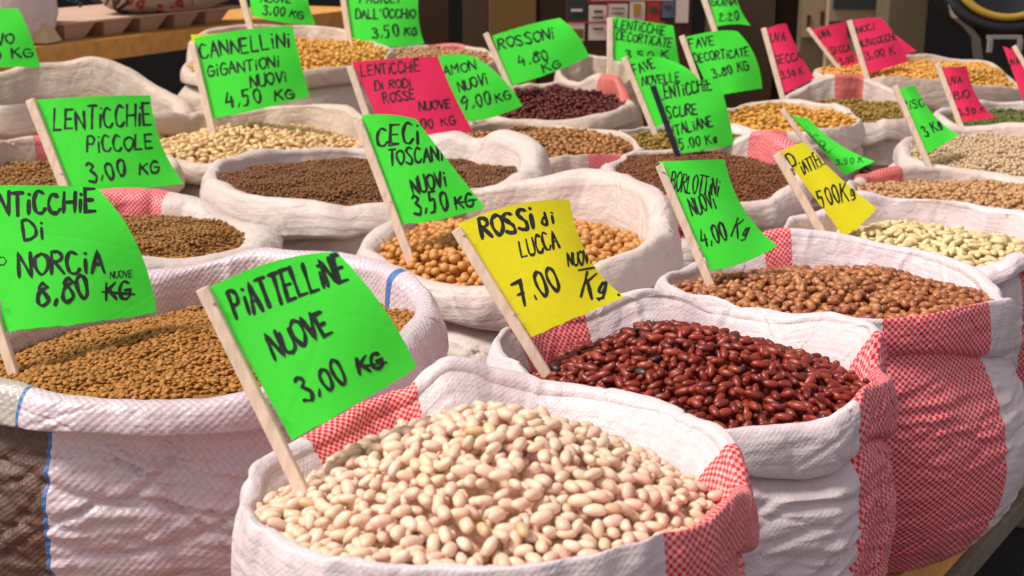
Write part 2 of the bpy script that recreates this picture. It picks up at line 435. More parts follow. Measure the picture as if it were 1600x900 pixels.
    plist = [('folded_rim', mat, None), ('sack_body', mat, None)]
    for st in stripes:
        # st = (pxA, sideA, pxB, sideB[, name, material, which])
        ya, yb = cy, cy
        a, b = [theta_of(st[i], cy + (-1 if st[i+1] > 0 else 1) * (R[0]-L[0]) * .17, st[i+1])[0] if st[i] is not None else 0 for i in (0, 2)]
        nm, mt, which = (st[4], st[5], st[6]) if len(st) > 4 else ('checked_panel', stripe_mat, 'both')
        mk = rng((a, b)); idx = len(plist); plist.append((nm, mt, None))
        for r in range(nr - 1):
            isrim = cellmap[r, 0] == 0 or kind[r] == 'rim'
            if which == 'both' or (which == 'rim' and kind[r] == 'rim') or (which == 'body' and kind[r] == 'body'):
                cellmap[r, mk] = idx
    vid = np.arange(nr * (nt + 1)).reshape(nr, nt + 1)
    Pf = P.reshape(-1, 3) - np.array(root.location)[None, :]; Nf = N.reshape(-1, 3); UVf = np.stack([U, V], -1).reshape(-1, 2)
    for idx, (nm, mt, _) in enumerate(plist):
        rr2, cc2 = np.nonzero(cellmap == idx)
        if len(rr2) == 0: continue
        q = np.stack([vid[rr2, cc2], vid[rr2 + 1, cc2], vid[rr2 + 1, cc2 + 1], vid[rr2, cc2 + 1]], -1)
        used, inv = np.unique(q, return_inverse=True); q = inv.reshape(q.shape)
        o = mesh_obj(nm, Pf[used], q, M[mt], root, True, UVf[used], Nf[used].tolist())
    # fill surface
    fb, ff = fill if fill else (cy - 20, cy + 20)
    zb = zfor(C.y + Rad * .85 * ry, fb); zfr = zfor(C.y - Rad * .9 * ry, ff)
    s.inner = lambda th_: s.rad(th_) - roll * 1.15 - lean * sc * .72
    def target(x, y):
        dx = x - C.x; dy = (y - C.y) / ry
        th_ = np.arctan2(dy, dx); rho = np.hypot(dx, dy) / (Rad * .86)
        base_ = zfr + (zb - zfr) * (dy / Rad * .5 + .5)
        t = base_ + tilt * dx + mound * (1 - np.minimum(rho, 1) ** 1.5) + .0045 * np.sin(dx * 31 + 1 + seed) * np.sin(dy * 27 + seed * 2) + .002 * np.sin(dx * 70 + seed) * np.sin(dy * 61)
        top = s.crest(th_) - .003 + .60 * np.maximum(s.rad(th_) - roll - lean * sc * .5 - rho * Rad * .86, 0)
        return np.minimum(t, top)
    s.target = target
    def limit(x, y, up=0.0):
        th_ = np.arctan2((y - C.y) / ry, x - C.x); dp = np.maximum(s.crest(th_) - target(x, y) - up, 0.0)
        return s.rad(th_) - roll * .9 - lean * sc * np.minimum(1, dp / .055) ** .8
    s.limit = limit
    SACKS[key] = s
    return s

# ------------------------------------------------------------------ seeds
def ico(sub):
    import bmesh
    bm = bmesh.new(); bmesh.ops.create_icosphere(bm, subdivisions=sub, radius=1); bm.verts.index_update()
    v = np.array([q.co[:] for q in bm.verts]); f = np.array([[q.index for q in g.verts] for g in bm.faces]); bm.free()
    return v, f
ICO = {1: ico(1), 2: ico(2), 3: ico(3)}
def seed_shape(kind, a, b, c, rs, sub=2):
    v, f = ICO[sub]; v = v.copy()
    x, y, z = v[:, 0].copy(), v[:, 1].copy(), v[:, 2].copy()
    if kind == 'bean':
        bend = rs.uniform(.10, .30); end = rs.uniform(-.10, .10)
        y = y * (1 + end * x) * (1 - .06 * x * x * 0)
        fl = .9 + .1 * np.abs(x)
        y = y * (1 + .10 * (1 - x * x)) * fl; z = z * (1 + .06 * (1 - x * x))
        x = np.sign(x) * np.abs(x) ** .92
        notch = np.exp(-(x / .28) ** 2) * np.exp(-((y + 1) / .45) ** 2)
        y = y + .22 * notch
        y = y + bend * (x * x - .35)
    elif kind == 'chick':
        w = 1 + .055 * np.sin(4 * np.arctan2(z, y) + 1) * (1 - x * x)
        y *= w; z *= w
        beak = np.exp(-((x - 1) / .3) ** 2) * np.exp(-((z - .35) / .3) ** 2)
        x = x + .22 * beak
        y = y * (1 - .18 * np.exp(-(y / .3) ** 2) * (x > .2))
    elif kind == 'lentil':
        z = np.sign(z) * np.abs(z) ** 1.25
    else:
        k = rs.uniform(.75, 1.2, 3); x = x * k[0] + .15 * np.sin(3 * y + rs.uniform(0, 6)); y *= k[1]; z = z * k[2] + .12 * np.sin(4 * x)
    return np.stack([x * a, y * b, z * c], -1), f

def frame(n, yaw):
    """rotation matrices (k,3,3) with z axis along n and x axis turned by yaw"""
    n = n / np.linalg.norm(n, axis=-1, keepdims=True)
    h = np.stack([np.cos(yaw), np.sin(yaw), np.zeros_like(yaw)], -1)
    x = h - n * np.sum(h * n, -1, keepdims=True); x /= np.linalg.norm(x, axis=-1, keepdims=True)
    y = np.cross(n, x)
    return np.stack([x, y, n], -1)

def core(s, c):
    """the packed seeds below the visible ones, as a sheet under the surface"""
    V, F = [], []; nr, nt = 14, 64
    th = np.arange(nt) * 2 * np.pi / nt
    for r in range(nr):
        q = s.rad(th) * (r / (nr - 1)) * .97
        for _ in range(2): q = np.minimum(q, s.limit(s.C.x + q * np.cos(th), s.C.y + q * np.sin(th) * s.ry) + .004)
        x = s.C.x + q * np.cos(th); y = s.C.y + q * np.sin(th) * s.ry
        V.append(np.stack([x, y, s.target(x, y) - c], -1))
    V = np.concatenate(V)
    for r in range(nr - 1):
        for i in range(nt):
            a, b = r * nt + i, r * nt + (i + 1) % nt; F += [(a, b + nt, b), (a, a + nt, b + nt)]
    return V, np.array(F)
def join_seeds(name, shapes, which, pos, rot, scale, mat, extra=None):
    """one mesh from many transformed copies"""
    vs, fs, off = [], [], 0
    for k, (v, f) in enumerate(shapes):
        m = which == k
        if not m.any(): continue
        q = np.einsum('nij,vj->nvi', rot[m], v) * scale[m][:, None, None] + pos[m][:, None, :]
        n = q.shape[0]
        vs.append(q.reshape(-1, 3)); fs.append((f[None] + (np.arange(n) * len(v))[:, None, None]).reshape(-1, 3) + off); off += n * len(v)
    if extra is not None: vs.append(extra[0]); fs.append(extra[1] + off)
    V = np.concatenate(vs).astype(np.float32); F = np.concatenate(fs).astype(np.int32)
    me = bpy.data.meshes.new(name)
    me.vertices.add(len(V)); me.vertices.foreach_set('co', V.ravel())
    me.loops.add(F.size); me.loops.foreach_set('vertex_index', F.ravel())
    me.polygons.add(len(F)); me.polygons.foreach_set('loop_start', np.arange(0, F.size, 3, dtype=np.int32))
    me.polygons.foreach_set('loop_total', np.full(len(F), 3, dtype=np.int32))
    me.update(calc_edges=True); me.shade_smooth(); me.materials.append(mat)
    o = bpy.data.objects.new(name, me); COL.objects.link(o); return o

def heap_beans(s, name, kind, dims, mat, cat, one_label, rest_label, group, seed=1, layers=2.9, cap=300, sub=2, yr=None, rmax=None):
    """drop seeds one by one on a height map of the heap"""
    rs = np.random.RandomState(seed)
    a, b, c = dims; res = b / 3.2
    C, Rad = s.C, s.R
    n = int(2 * Rad / res) + 12; x0 = C.x - n * res / 2; y0 = C.y - n * res / 2
    gx, gy = np.meshgrid(x0 + np.arange(n) * res, y0 + np.arange(n) * res, indexing='ij')
    tgt = s.target(gx, gy) - c * 1.7
    Hm = tgt - c * 2 * layers + rs.uniform(-1, 1, tgt.shape) * c * .4
    K = int(math.ceil(a * 1.1 / res)); kx, ky = np.meshgrid(np.arange(-K, K + 1) * res, np.arange(-K, K + 1) * res, indexing='ij')
    kern = []
    for yi in range(24):
        yaw = yi * math.pi / 24; lx = kx * math.cos(yaw) + ky * math.sin(yaw); ly = -kx * math.sin(yaw) + ky * math.cos(yaw)
        e = (lx / a) ** 2 + (ly / b) ** 2; m = e < 1
        kern.append((m, np.where(m, np.sqrt(np.clip(1 - e, 0, 1)), 0) * c))
    P, Nn, Yw, Ws, Sc = [], [], [], [], []
    fail = 0
    ndrop = int(math.pi * Rad ** 2 / (math.pi * a * b) * layers * 4.6)
    for it in range(ndrop):
        rr = np.sqrt(rs.uniform(0, 1, 26)); th = rs.uniform(0, 6.2832, 26)
        rad = (s.rad(th)) * rr; rad = np.minimum(rad, s.limit(C.x + rad * np.cos(th), C.y + rad * np.sin(th)) - b * .6)
        px = C.x + rad * np.cos(th); py = C.y + rad * np.sin(th) * s.ry
        ii = ((px - x0) / res).astype(int); jj = ((py - y0) / res).astype(int)
        d = Hm[ii, jj] - tgt[ii, jj]; k = int(np.argmin(d))
        if d[k] > -c * .12:
            fail += 1
            if fail > 260: break
            continue
        i, j = ii[k], jj[k]
        if i - K < 0 or j - K < 0 or i + K + 1 > n or j + K + 1 > n: continue
        yi = rs.randint(24); m, e = kern[yi]
        Hs = Hm[i-K:i+K+1, j-K:j+K+1]
        hm = Hs[m]; xx = kx[m]; yy = ky[m]; mu = hm.mean()
        g1 = ((hm - mu) * xx).sum() / (xx * xx).sum(); g2 = ((hm - mu) * yy).sum() / (yy * yy).sum()
        g1 = float(np.clip(g1 * .8 + rs.normal(0, .13), -1.1, 1.1)); g2 = float(np.clip(g2 * .8 + rs.normal(0, .13), -1.1, 1.1))
        pl = g1 * xx + g2 * yy
        z = (hm - pl + e[m]).max() - c * .22
        if z - tgt[i, j] > c * 1.05:
            g1 = g2 = 0.0; pl = 0 * xx; z = np.percentile(hm + e[m], 82) - c * .3
            if z - tgt[i, j] > c * 1.05:
                Hm[i-1:i+2, j-1:j+2] += c * .5; fail += .3; continue
        top = z + pl + e[m]
        Hs[m] = np.maximum(hm, top)
        P.append((C.x * 0 + x0 + i * res + rs.uniform(-.3, .3) * res, y0 + j * res, z)); Nn.append((-g1, -g2, 1.0)); Yw.append(yi * math.pi / 24 + (math.pi if rs.rand() < .5 else 0))
        Ws.append(rs.randint(5)); Sc.append(rs.uniform(.84, 1.1))
    P = np.array(P); Nn = np.array(Nn); Yw = np.array(Yw); Ws = np.array(Ws); Sc = np.array(Sc)
    rot = frame(Nn, Yw)
    # beans also roll about their long axis
    rl = rs.normal(0, .45, len(P)); cr, sr = np.cos(rl), np.sin(rl)
    Rx = np.zeros((len(P), 3, 3)); Rx[:, 0, 0] = 1; Rx[:, 1, 1] = cr; Rx[:, 2, 2] = cr; Rx[:, 1, 2] = -sr; Rx[:, 2, 1] = sr
    rot = rot @ Rx
    shapes = [seed_shape(kind, a, b, c, rs, sub) for _ in range(5)]
    ii = ((P[:, 0] - x0) / res).astype(int); jj = ((P[:, 1] - y0) / res).astype(int)
    vis = Hm[ii, jj] < P[:, 2] + c * 1.25
    # inside the frame of the photograph?
    pp = np.array([proj(q) for q in P]); vis &= (pp[:, 0] > 2) & (pp[:, 0] < 1598) & (pp[:, 1] > 2) & (pp[:, 1] < 898)
    dist = np.linalg.norm(P - np.array([0, 0, CAMZ]), axis=1); order = np.argsort(np.where(vis, dist, 1e9))
    single = np.zeros(len(P), bool); single[order[:min(cap, int(vis.sum()))]] = True
    meshes = []
    for v, f in shapes:
        me = bpy.data.meshes.new(name); me.from_pydata(v.tolist(), [], f.tolist()); me.shade_smooth(); me.materials.append(mat); meshes.append(me)
    for k in np.nonzero(single)[0]:
        o = bpy.data.objects.new(name, meshes[Ws[k]]); COL.objects.link(o)
        Mx = Matrix(rot[k].tolist()).to_4x4() @ Matrix.Scale(float(Sc[k]), 4); Mx.translation = Vector(P[k].tolist()); o.matrix_world = Mx
        tag(o, one_label, cat, group)
    r = ~single
    if r.any():
        o = join_seeds(name + '_heap', shapes, Ws[r], P[r], rot[r], Sc[r], mat, core(s, c * 5.2)); tag(o, rest_label, cat + ' heap', None, 'stuff')
    return len(P), int(vis.sum())

def heap_fine(s, name, kind, dims, mat, cat, label, seed=1, sub=1, layers=2, rough=.35):
    """thousands of small seeds: jittered layers over the heap"""
    rs = np.random.RandomState(seed); a, b, c = dims; C, Rad = s.C, s.R
    pts = []
    for ly in range(layers):
        st = a * (1.62 if ly < layers - 1 else 2.1)
        n = int(2 * Rad / (st * .87)) + 3
        gx, gy = np.meshgrid(np.arange(n), np.arange(n), indexing='ij')
        x = (gx + .5 * (gy % 2)) * st - Rad + rs.uniform(-.42, .42, gx.shape) * st; y = gy * st * .87 - Rad + rs.uniform(-.42, .42, gx.shape) * st
        x = x.ravel(); y = y.ravel(); th = np.arctan2(y, x); ok = np.hypot(x, y) < s.limit(C.x + x, C.y + y * s.ry) + a * .3
        x = x[ok]; y = y[ok] * s.ry
        z = s.target(C.x + x, C.y + y) + (ly - layers + 1) * c * 1.5 + rs.uniform(-.5, .5, len(x)) * c
        # small lumps
        z = z + c * rough * 3 * (np.sin(x * 90 + 3 * np.sin(y * 60)) * np.sin(y * 80 + 2))
        pts.append(np.stack([C.x + x, C.y + y, z], -1))
    P = np.concatenate(pts); k = len(P)
    n = np.stack([rs.normal(0, .38, k), rs.normal(0, .38, k), np.ones(k)], -1)
    rot = frame(n, rs.uniform(0, 6.283, k)); shapes = [seed_shape(kind, a, b, c, rs, sub) for _ in range(3)]
    o = join_seeds(name, shapes, rs.randint(0, 3, k), P, rot, rs.uniform(.8, 1.15, k), mat, core(s, c * 1.6))
    tag(o, label, cat, None, 'stuff'); return k

# ------------------------------------------------------------------ the sacks of the photograph (control points in photograph pixels)
B_, F_ = 1, -1
sack('A', 'nearest open white sack, red checked corners, holding large white beans',
     (384, 770), (1163, 752), [(400,735),(440,702),(500,662),(560,630),(625,604),(660,574),(700,553),(735,556),(770,572),(850,590),(950,603),(1030,626),(1100,655),(1150,700)],
     [(400,808),(440,835),(500,858),(620,884),(760,890),(900,874),(1030,836),(1110,800),(1150,775)],
     stripe_mat='check_fine', stripes=[(1030,F_,1150,B_),(640,B_,470,B_)], cuff=.054, roll=.0075, bulge=.03, nt=440, ns=190, seed=3, z0=0.951, fill=(708,872), mound=.070, lean=.042, wr=1.0)
sack('B', 'white sack with red checked right side, full of glossy dark red beans',
     (777, 545), (1383, 575), [(785,520),(830,500),(900,484),(960,463),(1010,452),(1060,458),(1110,476),(1200,486),(1280,493),(1340,499),(1368,520)],
     [(800,580),(850,608),(950,640),(1060,662),(1160,672),(1250,664),(1310,640),(1350,610)],
     stripes=[(1325,F_,1368,B_),(905,B_,800,B_)], cuff=.049, roll=.008, bulge=.02, nt=400, ns=240, seed=5, z0=0.939, fill=(540,664), mound=.055, lean=.034, wr=1.1, diag=-.30, taper=.02, bc=(170, .08, .0036, .0046, .12))
sack('C', 'white sack with broad red checked front panel, full of mottled brown beans',
     (1036, 440), (1563, 462), [(1060,420),(1110,398),(1180,372),(1235,357),(1330,368),(1400,383),(1480,403),(1530,428)],
     [(1050,455),(1100,470),(1180,486),(1280,500),(1380,501),(1470,490),(1540,474)],
     stripes=[(1375,F_,1540,F_),(1232,B_,1185,B_)], cuff=.05, roll=.009, bulge=.035, nt=360, ns=200, seed=8, wr=.9, z0=0.915, fill=(428,490), mound=.028, lean=.022, diag=-.15, taper=.075, bc=(130, .07, .0045, .0042, .3))
sack('D', 'white sack of long ivory beans under the right yellow card',
     (1225, 372), (1652, 372), [(1260,335),(1300,318),(1345,300),(1400,308),(1500,318),(1600,330)], [(1240,385),(1300,405),(1380,420),(1440,424),(1500,420),(1560,402),(1590,392)],
     stripes=[(1585,F_,1625,F_)], cuff=.05, roll=.009, bulge=.03, seed=11, z0=0.893, fill=(362,420), mound=.036)
sack('E', 'white sack of small tan beans just behind the ivory beans',
     (1335, 300), (1730, 310), [(1352,272),(1400,258),(1500,263),(1600,275)], [(1345,308),(1400,318),(1500,328),(1600,338)],
     stripes=[(1405,B_,1348,B_)], cuff=.05, roll=.012, seed=12, mat='beige', nt=160, ns=90, z0=0.881, fill=(290,318), mound=.008, stripe_mat='check_far')
sack('F', 'open white sack at the right border full of small pale speckled seeds',
     (1413, 230), (1790, 235), [(1425,212),(1480,198),(1560,192),(1600,192)], [(1425,246),(1480,262),(1560,273),(1620,276)],
     cuff=.05, roll=.012, seed=13, mat='beige', nt=160, ns=90, z0=0.892, fill=(215,266), mound=.012)
sack('G', 'open white sack of dark green seeds cut off by the right border',
     (1472, 182), (1790, 182), [(1490,168),(1540,160),(1600,158)], [(1490,192),(1540,203),(1600,208)],
     cuff=.045, roll=.012, seed=14, mat='beige', nt=130, ns=90, z0=0.893, fill=(176,204), mound=.006)
sack('H', 'wide cream sack almost closed over golden beans, back right',
     (1278, 112), (1592, 132), [(1330,96),(1400,86),(1440,84),(1500,92),(1560,104)], [(1320,120),(1400,122),(1470,124),(1550,134)],
     cuff=.06, roll=.012, seed=15, nt=130, ns=90, mat='cream', fill=(98,119), mound=.002, z0=0.930, ry=.5)
sack('I', 'white sack of small olive seeds with red patch on its back rim',
     (1225, 165), (1437, 176), [(1250,138),(1290,121),(1330,116),(1370,128),(1410,148)], [(1250,180),(1300,188),(1360,192),(1410,187)],
     stripes=[(1350,B_,1298,B_)], cuff=.05, roll=.011, seed=16, mat='beige', nt=130, ns=90, z0=0.883, fill=(158,186), mound=.006, stripe_mat='check_far')
sack('J', 'white sack of yellow split beans with small red patch on its front rim',
     (1128, 182), (1336, 184), [(1150,165),(1200,157),(1260,156),(1310,163)], [(1145,196),(1190,203),(1250,205),(1300,200)],
     stripes=[(1187,F_,1230,F_)], cuff=.05, roll=.012, seed=17, mat='beige', nt=130, ns=90, z0=0.900, fill=(165,198), mound=.012, stripe_mat='check_far')
sack('L', 'small open sack of brown beans half hidden behind the card on the black stick',
     (968, 210), (1188, 212), [(1000,196),(1080,192),(1150,196)], [(1000,232),(1060,240),(1120,238),(1165,226)],
     cuff=.04, roll=.011, seed=19, nt=120, ns=90, z0=0.889, fill=(205,232), mound=.008)
sack('K', 'open white sack with red checked patches, full of reddish brown lentils, behind the mottled beans',
     (947, 262), (1252, 262), [(975,244),(1040,232),(1110,226),(1160,214),(1190,204),(1225,208),(1245,230)],
     [(955,270),(985,285),(1020,300),(1070,312),(1140,314),(1190,308),(1235,290)],
     stripes=[(1246,B_,1176,B_),(948,F_,1068,F_)], cuff=.05, roll=.012, seed=18, mat='beige', nt=150, ns=90, z0=0.900, fill=(240,303), mound=.016, stripe_mat='check')
sack('M', 'cream sack full of brown broad beans with red patch at its right corner',
     (690, 222), (1002, 228), [(730,196),(790,190),(860,192),(930,200),(980,210)], [(710,240),(760,248),(840,250),(900,244),(960,238)],
     stripes=[(918,F_,992,F_)], cuff=.05, roll=.012, seed=20, nt=150, ns=90, mat='cream', z0=0.896, fill=(200,242), mound=.012, stripe_mat='check')
sack('N2', 'cream sack with its rim drawn together standing behind the sack of dark red beans',
     (870, 112), (1000, 118), [(890,96),(930,86),(970,92)], [(890,126),(930,132),(970,130)],
     cuff=.05, roll=.012, seed=21, nt=90, ns=40, mat='cream', fill=(112,124), mound=.0, z0=0.930)
sack('N', 'cream sack of small dark red beans under the 4.80 card',
     (735, 158), (988, 158), [(770,140),(830,130),(890,128),(935,116),(965,118)], [(760,176),(820,187),(880,186),(940,176),(970,168)],
     stripes=[(None,B_,942,B_)], cuff=.045, roll=.013, seed=22, nt=130, ns=90, mat='cream', z0=0.900, fill=(140,180), mound=.018, stripe_mat='check_far')
sack('O', 'open white sack with a thick rolled rim, full of round golden chickpeas',
     (573, 385), (1047, 345), [(590,352),(640,325),(700,308),(760,290),(830,277),(890,270),(960,273),(1010,286),(1040,312)],
     [(590,410),(640,432),(690,442),(760,444),(850,432),(940,408),(1000,388),(1035,366)],
     cuff=.055, roll=.021, bulge=.02, nt=300, ns=120, seed=24, mat='beige', bc=(60, .07, .007, .007, .5), z0=0.904, fill=(340,432), mound=.034)
sack('P', 'white sack with thick rolled rim, full of dark brown lentils',
     (331, 270), (836, 255), [(345,248),(400,236),(480,232),(560,228),(640,222),(690,208),(715,203),(745,214),(785,203),(822,222)],
     [(345,292),(390,305),(460,312),(560,318),(650,314),(720,300),(790,282),(825,268)],
     cuff=.055, roll=.02, bulge=.02, nt=240, ns=80, seed=25, mat='beige', z0=0.918, fill=(252,302), mound=.012)
sack('Q', 'open cream sack heaped with tan elongated beans under the second row green card',
     (222, 215), (578, 205), [(240,195),(300,178),(400,168),(480,162),(540,166),(565,182)],
     [(235,235),(270,247),(330,258),(400,260),(480,250),(545,232)],
     cuff=.05, roll=.014, nt=170, ns=90, seed=26, mat='cream', z0=0.902, fill=(200,248), mound=.036)
sack('R', 'tall cream sack at the back left holding yellow dried beans',
     (291, 95), (613, 85), [(296,62),(335,42),(400,38),(480,38),(540,48),(590,66)], [(300,110),(360,118),(440,115),(520,106),(590,98)],
     cuff=.05, roll=.014, nt=130, ns=90, seed=27, mat='cream', fill=(62,104), mound=.01, z0=1.000, base=.70)
sack('S', 'small cream sack of tan seeds with faded red rim patch, centre back',
     (556, 88), (776, 92), [(590,77),(640,72),(700,68),(750,74)], [(590,100),(650,104),(710,104),(760,100)],
     stripes=[(732,B_,668,B_)], cuff=.05, roll=.012, nt=110, ns=90, seed=28, mat='cream', fill=(78,100), mound=.004, z0=0.950, stripe_mat='check_far')
sack('T', 'large slumped cream sack, nearly empty, at the left border under the wooden shelf',
     (-95, 160), (290, 172), [(-60,120),(0,112),(60,100),(100,96),(143,88),(190,102),(240,130),(275,150)], [(-60,172),(0,166),(60,155),(100,151),(160,156),(240,176)],
     cuff=.055, roll=.018, nt=150, ns=90, seed=29, mat='cream', fill=(150,168), mound=-.02, z0=0.940, ry=.62, base=.66)
sack('T2', 'cream sack of brown lentils at the left border, behind two green cards',
     (-90, 262), (262, 262), [(-50,228),(0,216),(50,212),(100,216),(200,230)], [(-50,290),(20,300),(100,304),(200,294)],
     stripes=[(90,B_,52,B_)], cuff=.05, roll=.014, nt=150, ns=90, seed=30, mat='cream', z0=0.900, fill=(252,296), mound=.008)
sack('U', 'white sack of golden brown lentils with red checked back corner, at left',
     (-30, 372), (397, 372), [(0,340),(60,320),(130,302),(190,293),(262,301),(330,318),(375,345)],
     [(0,395),(80,404),(160,408),(250,404),(330,394),(375,384)],
     stripes=[(264,B_,110,B_)], cuff=.05, roll=.02, bulge=.02, nt=240, ns=80, seed=31, mat='beige', z0=0.900, fill=(340,396), mound=.006)
sack('V', 'large open sack in the left foreground with blue stripes, full of olive brown lentils',
     (-40, 560), (666, 495), [(-20,520),(60,478),(150,448),(230,424),(320,404),(420,391),(520,393),(580,404),(630,428),(656,460)],
     [(-20,582),(30,597),(100,612),(200,627),(300,628),(380,614),(470,592),(560,562),(630,530)],
     stripes=[(None,F_,None,F_)] if False else [(-39,F_,50,F_,'clear_panel','clear','rim'),(-39,F_,74,F_,'brown_panel','brown_mesh','body'),
              (50,F_,58,F_,'blue_stripe','blue','rim'),(74,F_,82,F_,'blue_stripe','blue','body'),
              (529,B_,520,B_,'blue_stripe','blue','both'),(632,B_,622,B_,'blue_stripe','blue','both')],
     lean=.004, tilt=.085, cuff=.062, roll=.017, bulge=.02, taper=.05, bc=(80, .09, .006, .0060, .25), nt=380, ns=200, seed=33, mat='gloss', z0=0.900, fill=(485,609), mound=.022)
cells = []

# ------------------------------------------------------------------ what fills them
print('A', heap_beans(SACKS['A'], 'white_bean', 'bean', (.0078,.0047,.0037), BM['white'], 'bean', 'plump cream white bean lying in the heap of the nearest sack', 'heap of plump cream white beans filling the nearest sack', 'white beans in the nearest sack', seed=2))
print('B', heap_beans(SACKS['B'], 'red_bean', 'bean', (.0082,.0041,.0037), BM['kidney'], 'bean', 'glossy dark red bean in the sack behind the nearest one', 'heap of glossy dark red beans behind the nearest sack', 'dark red beans in the second sack', seed=3))
print('C', heap_beans(SACKS['C'], 'mottled_bean', 'bean', (.0076,.0048,.0041), BM['borlotti'], 'bean', 'mottled brown bean in the sack with the broad red checked front', 'heap of mottled brown beans in the sack with the broad checked front', 'mottled brown beans', seed=4))
print('O', heap_beans(SACKS['O'], 'chickpea', 'chick', (.0070,.0065,.0063), BM['chick'], 'chickpea', 'round golden chickpea in the sack with the thick rolled rim', 'heap of golden chickpeas in the sack with the thick rolled rim', 'chickpeas in their sack', seed=5))
print('D', heap_beans(SACKS['D'], 'ivory_bean', 'bean', (.0110,.0056,.0042), BM['flatw'], 'bean', 'long ivory bean in the sack under the yellow card at the right', 'heap of long ivory beans under the right yellow card', 'ivory beans at the right', seed=6))
print('Q', heap_beans(SACKS['Q'], 'tan_bean', 'bean', (.0115,.0062,.0052), BM['cann'], 'bean', 'tan elongated bean heaped in the cream sack at the upper left', 'heap of tan elongated beans in the cream sack at the upper left', 'tan beans at the upper left', seed=7))
print('M', heap_beans(SACKS['M'], 'broad_bean', 'bean', (.0085,.0065,.0045), BM['fava'], 'bean', 'brown broad bean in the cream sack with the red corner', 'heap of brown broad beans in the cream sack with the red corner', 'brown broad beans', seed=8, sub=1))
fine = [
 ('V','lentil_heap','lentil',(.0034,.0033,.0017),'lentil','heap of olive brown lentils in the blue striped sack',2,3),
 ('U','lentil_heap','lentil',(.0036,.0034,.0018),'lentil_g','golden brown lentils in the sack behind the blue striped one',1,2),
 ('P','lentil_heap','lentil',(.0033,.0031,.0019),'lentil_d','dark brown lentils in the thick rimmed sack left of centre',1,2),
 ('K','lentil_heap','lentil',(.0034,.0032,.0020),'lentil_k','reddish brown lentils in the sack behind the mottled beans',1,2),
 ('T2','lentil_heap','lentil',(.0050,.0048,.0028),'lentil_g','brown lentils in the sack at the left border',1,2),
 ('E','tan_bean_heap','bean',(.0062,.0045,.0040),'tan','small tan beans behind the ivory beans',1,2),
 ('F','speckled_seed_heap','bean',(.0048,.0038,.0034),'pale','small pale speckled seeds in the sack at the right border',1,2),
 ('G','green_seed_heap','lentil',(.0045,.0040,.0034),'mung','dark green seeds cut off by the right border',1,2),
 ('H','golden_bean_heap','rock',(.0065,.005,.004),'gold','thin strip of golden beans in the nearly closed sack',1,2),
 ('I','olive_seed_heap','rock',(.0062,.0052,.0042),'olive','small olive seeds in the back right sack',1,2),
 ('J','yellow_split_bean_heap','rock',(.0085,.0070,.0045),'gold','yellow split beans in the sack with the small red front patch',1,2),
 ('L','brown_bean_heap','rock',(.0085,.0065,.0045),'olive','brown beans half hidden behind the card on the black stick',1,2),
 ('N','dark_bean_heap','bean',(.0080,.0055,.0048),'rosson','small dark red beans in the cream sack at the back',1,2),
 ('R','yellow_dried_bean_heap','rock',(.0085,.0070,.0048),'gold','yellow dried beans in the tall cream sack at the back left',1,2),
 ('S','tan_seed_heap','rock',(.0075,.0060,.0045),'tan','tan seeds in the small cream sack at the centre back',1,2),
]
for i, (k, nm, kd, dm, mt, lb, sub, ly) in enumerate(fine):
    heap_fine(SACKS[k], nm, kd, dm, BM[mt], 'seeds' if 'seed' in nm else ('lentils' if 'lentil' in nm else 'beans'), lb, seed=40 + i, sub=sub, layers=ly)

# ------------------------------------------------------------------ handwritten lettering (stroke font, one hex digit per coordinate)
GL = {
 'A':'003A60 1454','B':'000A ~0A3A584605 ~05466240 00','C':'~592A06114062','D':'000A ~0A3A666230 3000','E':'5A0A0050 0545','F':'5A0A00 0545',
 'G':'~592A06114062 626535','H':'000A 606A 0565','I':'000A','i':'1016 1919','K':'000A 5A05 1760','L':'0A0050','M':'000A356A60','N':'000A606A',
 'O':'~3A08043063683A','P':'000A ~0A3A584505','R':'000A ~0A3A584605 1660','S':'~592A0835535020 2001','T':'0A6A 3A30','U':'~0A0220406268 686A','V':'0A306A','Z':'0A6A0060',
 '0':'~2A08042042482A','1':'082A20','2':'~082A4826 260050','3':'~092A4826 ~2653403001','4':'2A0454 4740','5':'4A0A06 ~06363220 2000','6':'~4A070230522505','7':'0A5A20 1545',
 '8':'~3A18365220021658 583A','9':'~573A071557 5720',',':'1200','.':'1110','\'':'1A08','d':'~4526023042 4A40','g':'~4626133347 47411020','h':'000A ~05263520','o':'~15023042341 5',
 'k':'000A 4603 1540','l':'0A00','t':'1A11 0646','e':'~0333351603 ~034020 30','s':'~3515243000','j':'~36311000','a':'~3615023034 3630','n':'0600 ~04263420','r':'0600 ~042636'}
ADV = {'i':3,'I':2,',':3,'.':3,'\'':3,' ':4,'M':8,'l':2,'1':4,'0':6,'8':7,'t':5,'j':5}
def cat_rom(p, n=6):
    if len(p) < 3: return p
    out = []
    q = [p[0]] + p + [p[-1]]
    for i in range(1, len(q) - 2):
        for k in range(n):
            t = k / n; a, b, c, d = q[i-1], q[i], q[i+1], q[i+2]
            out.append(tuple(.5 * ((2*b[j]) + (-a[j]+c[j])*t + (2*a[j]-5*b[j]+4*c[j]-d[j])*t*t + (-a[j]+3*b[j]-3*c[j]+d[j])*t**3) for j in (0, 1)))
    out.append(p[-1]); return out
def glyph(ch):
    res = []
    for st in GL.get(ch, '').split(' '):
        if not st: continue
        cur = st[0] == '~'; h = st.lstrip('~')
        if len(h) % 2: h = h[:-1]
        p = [(int(h[i], 16), int(h[i+1], 16)) for i in range(0, len(h), 2)]
        if not p: continue
        if len(p) == 1: p = p * 2
        res.append(cat_rom(p) if cur else p)
    return res
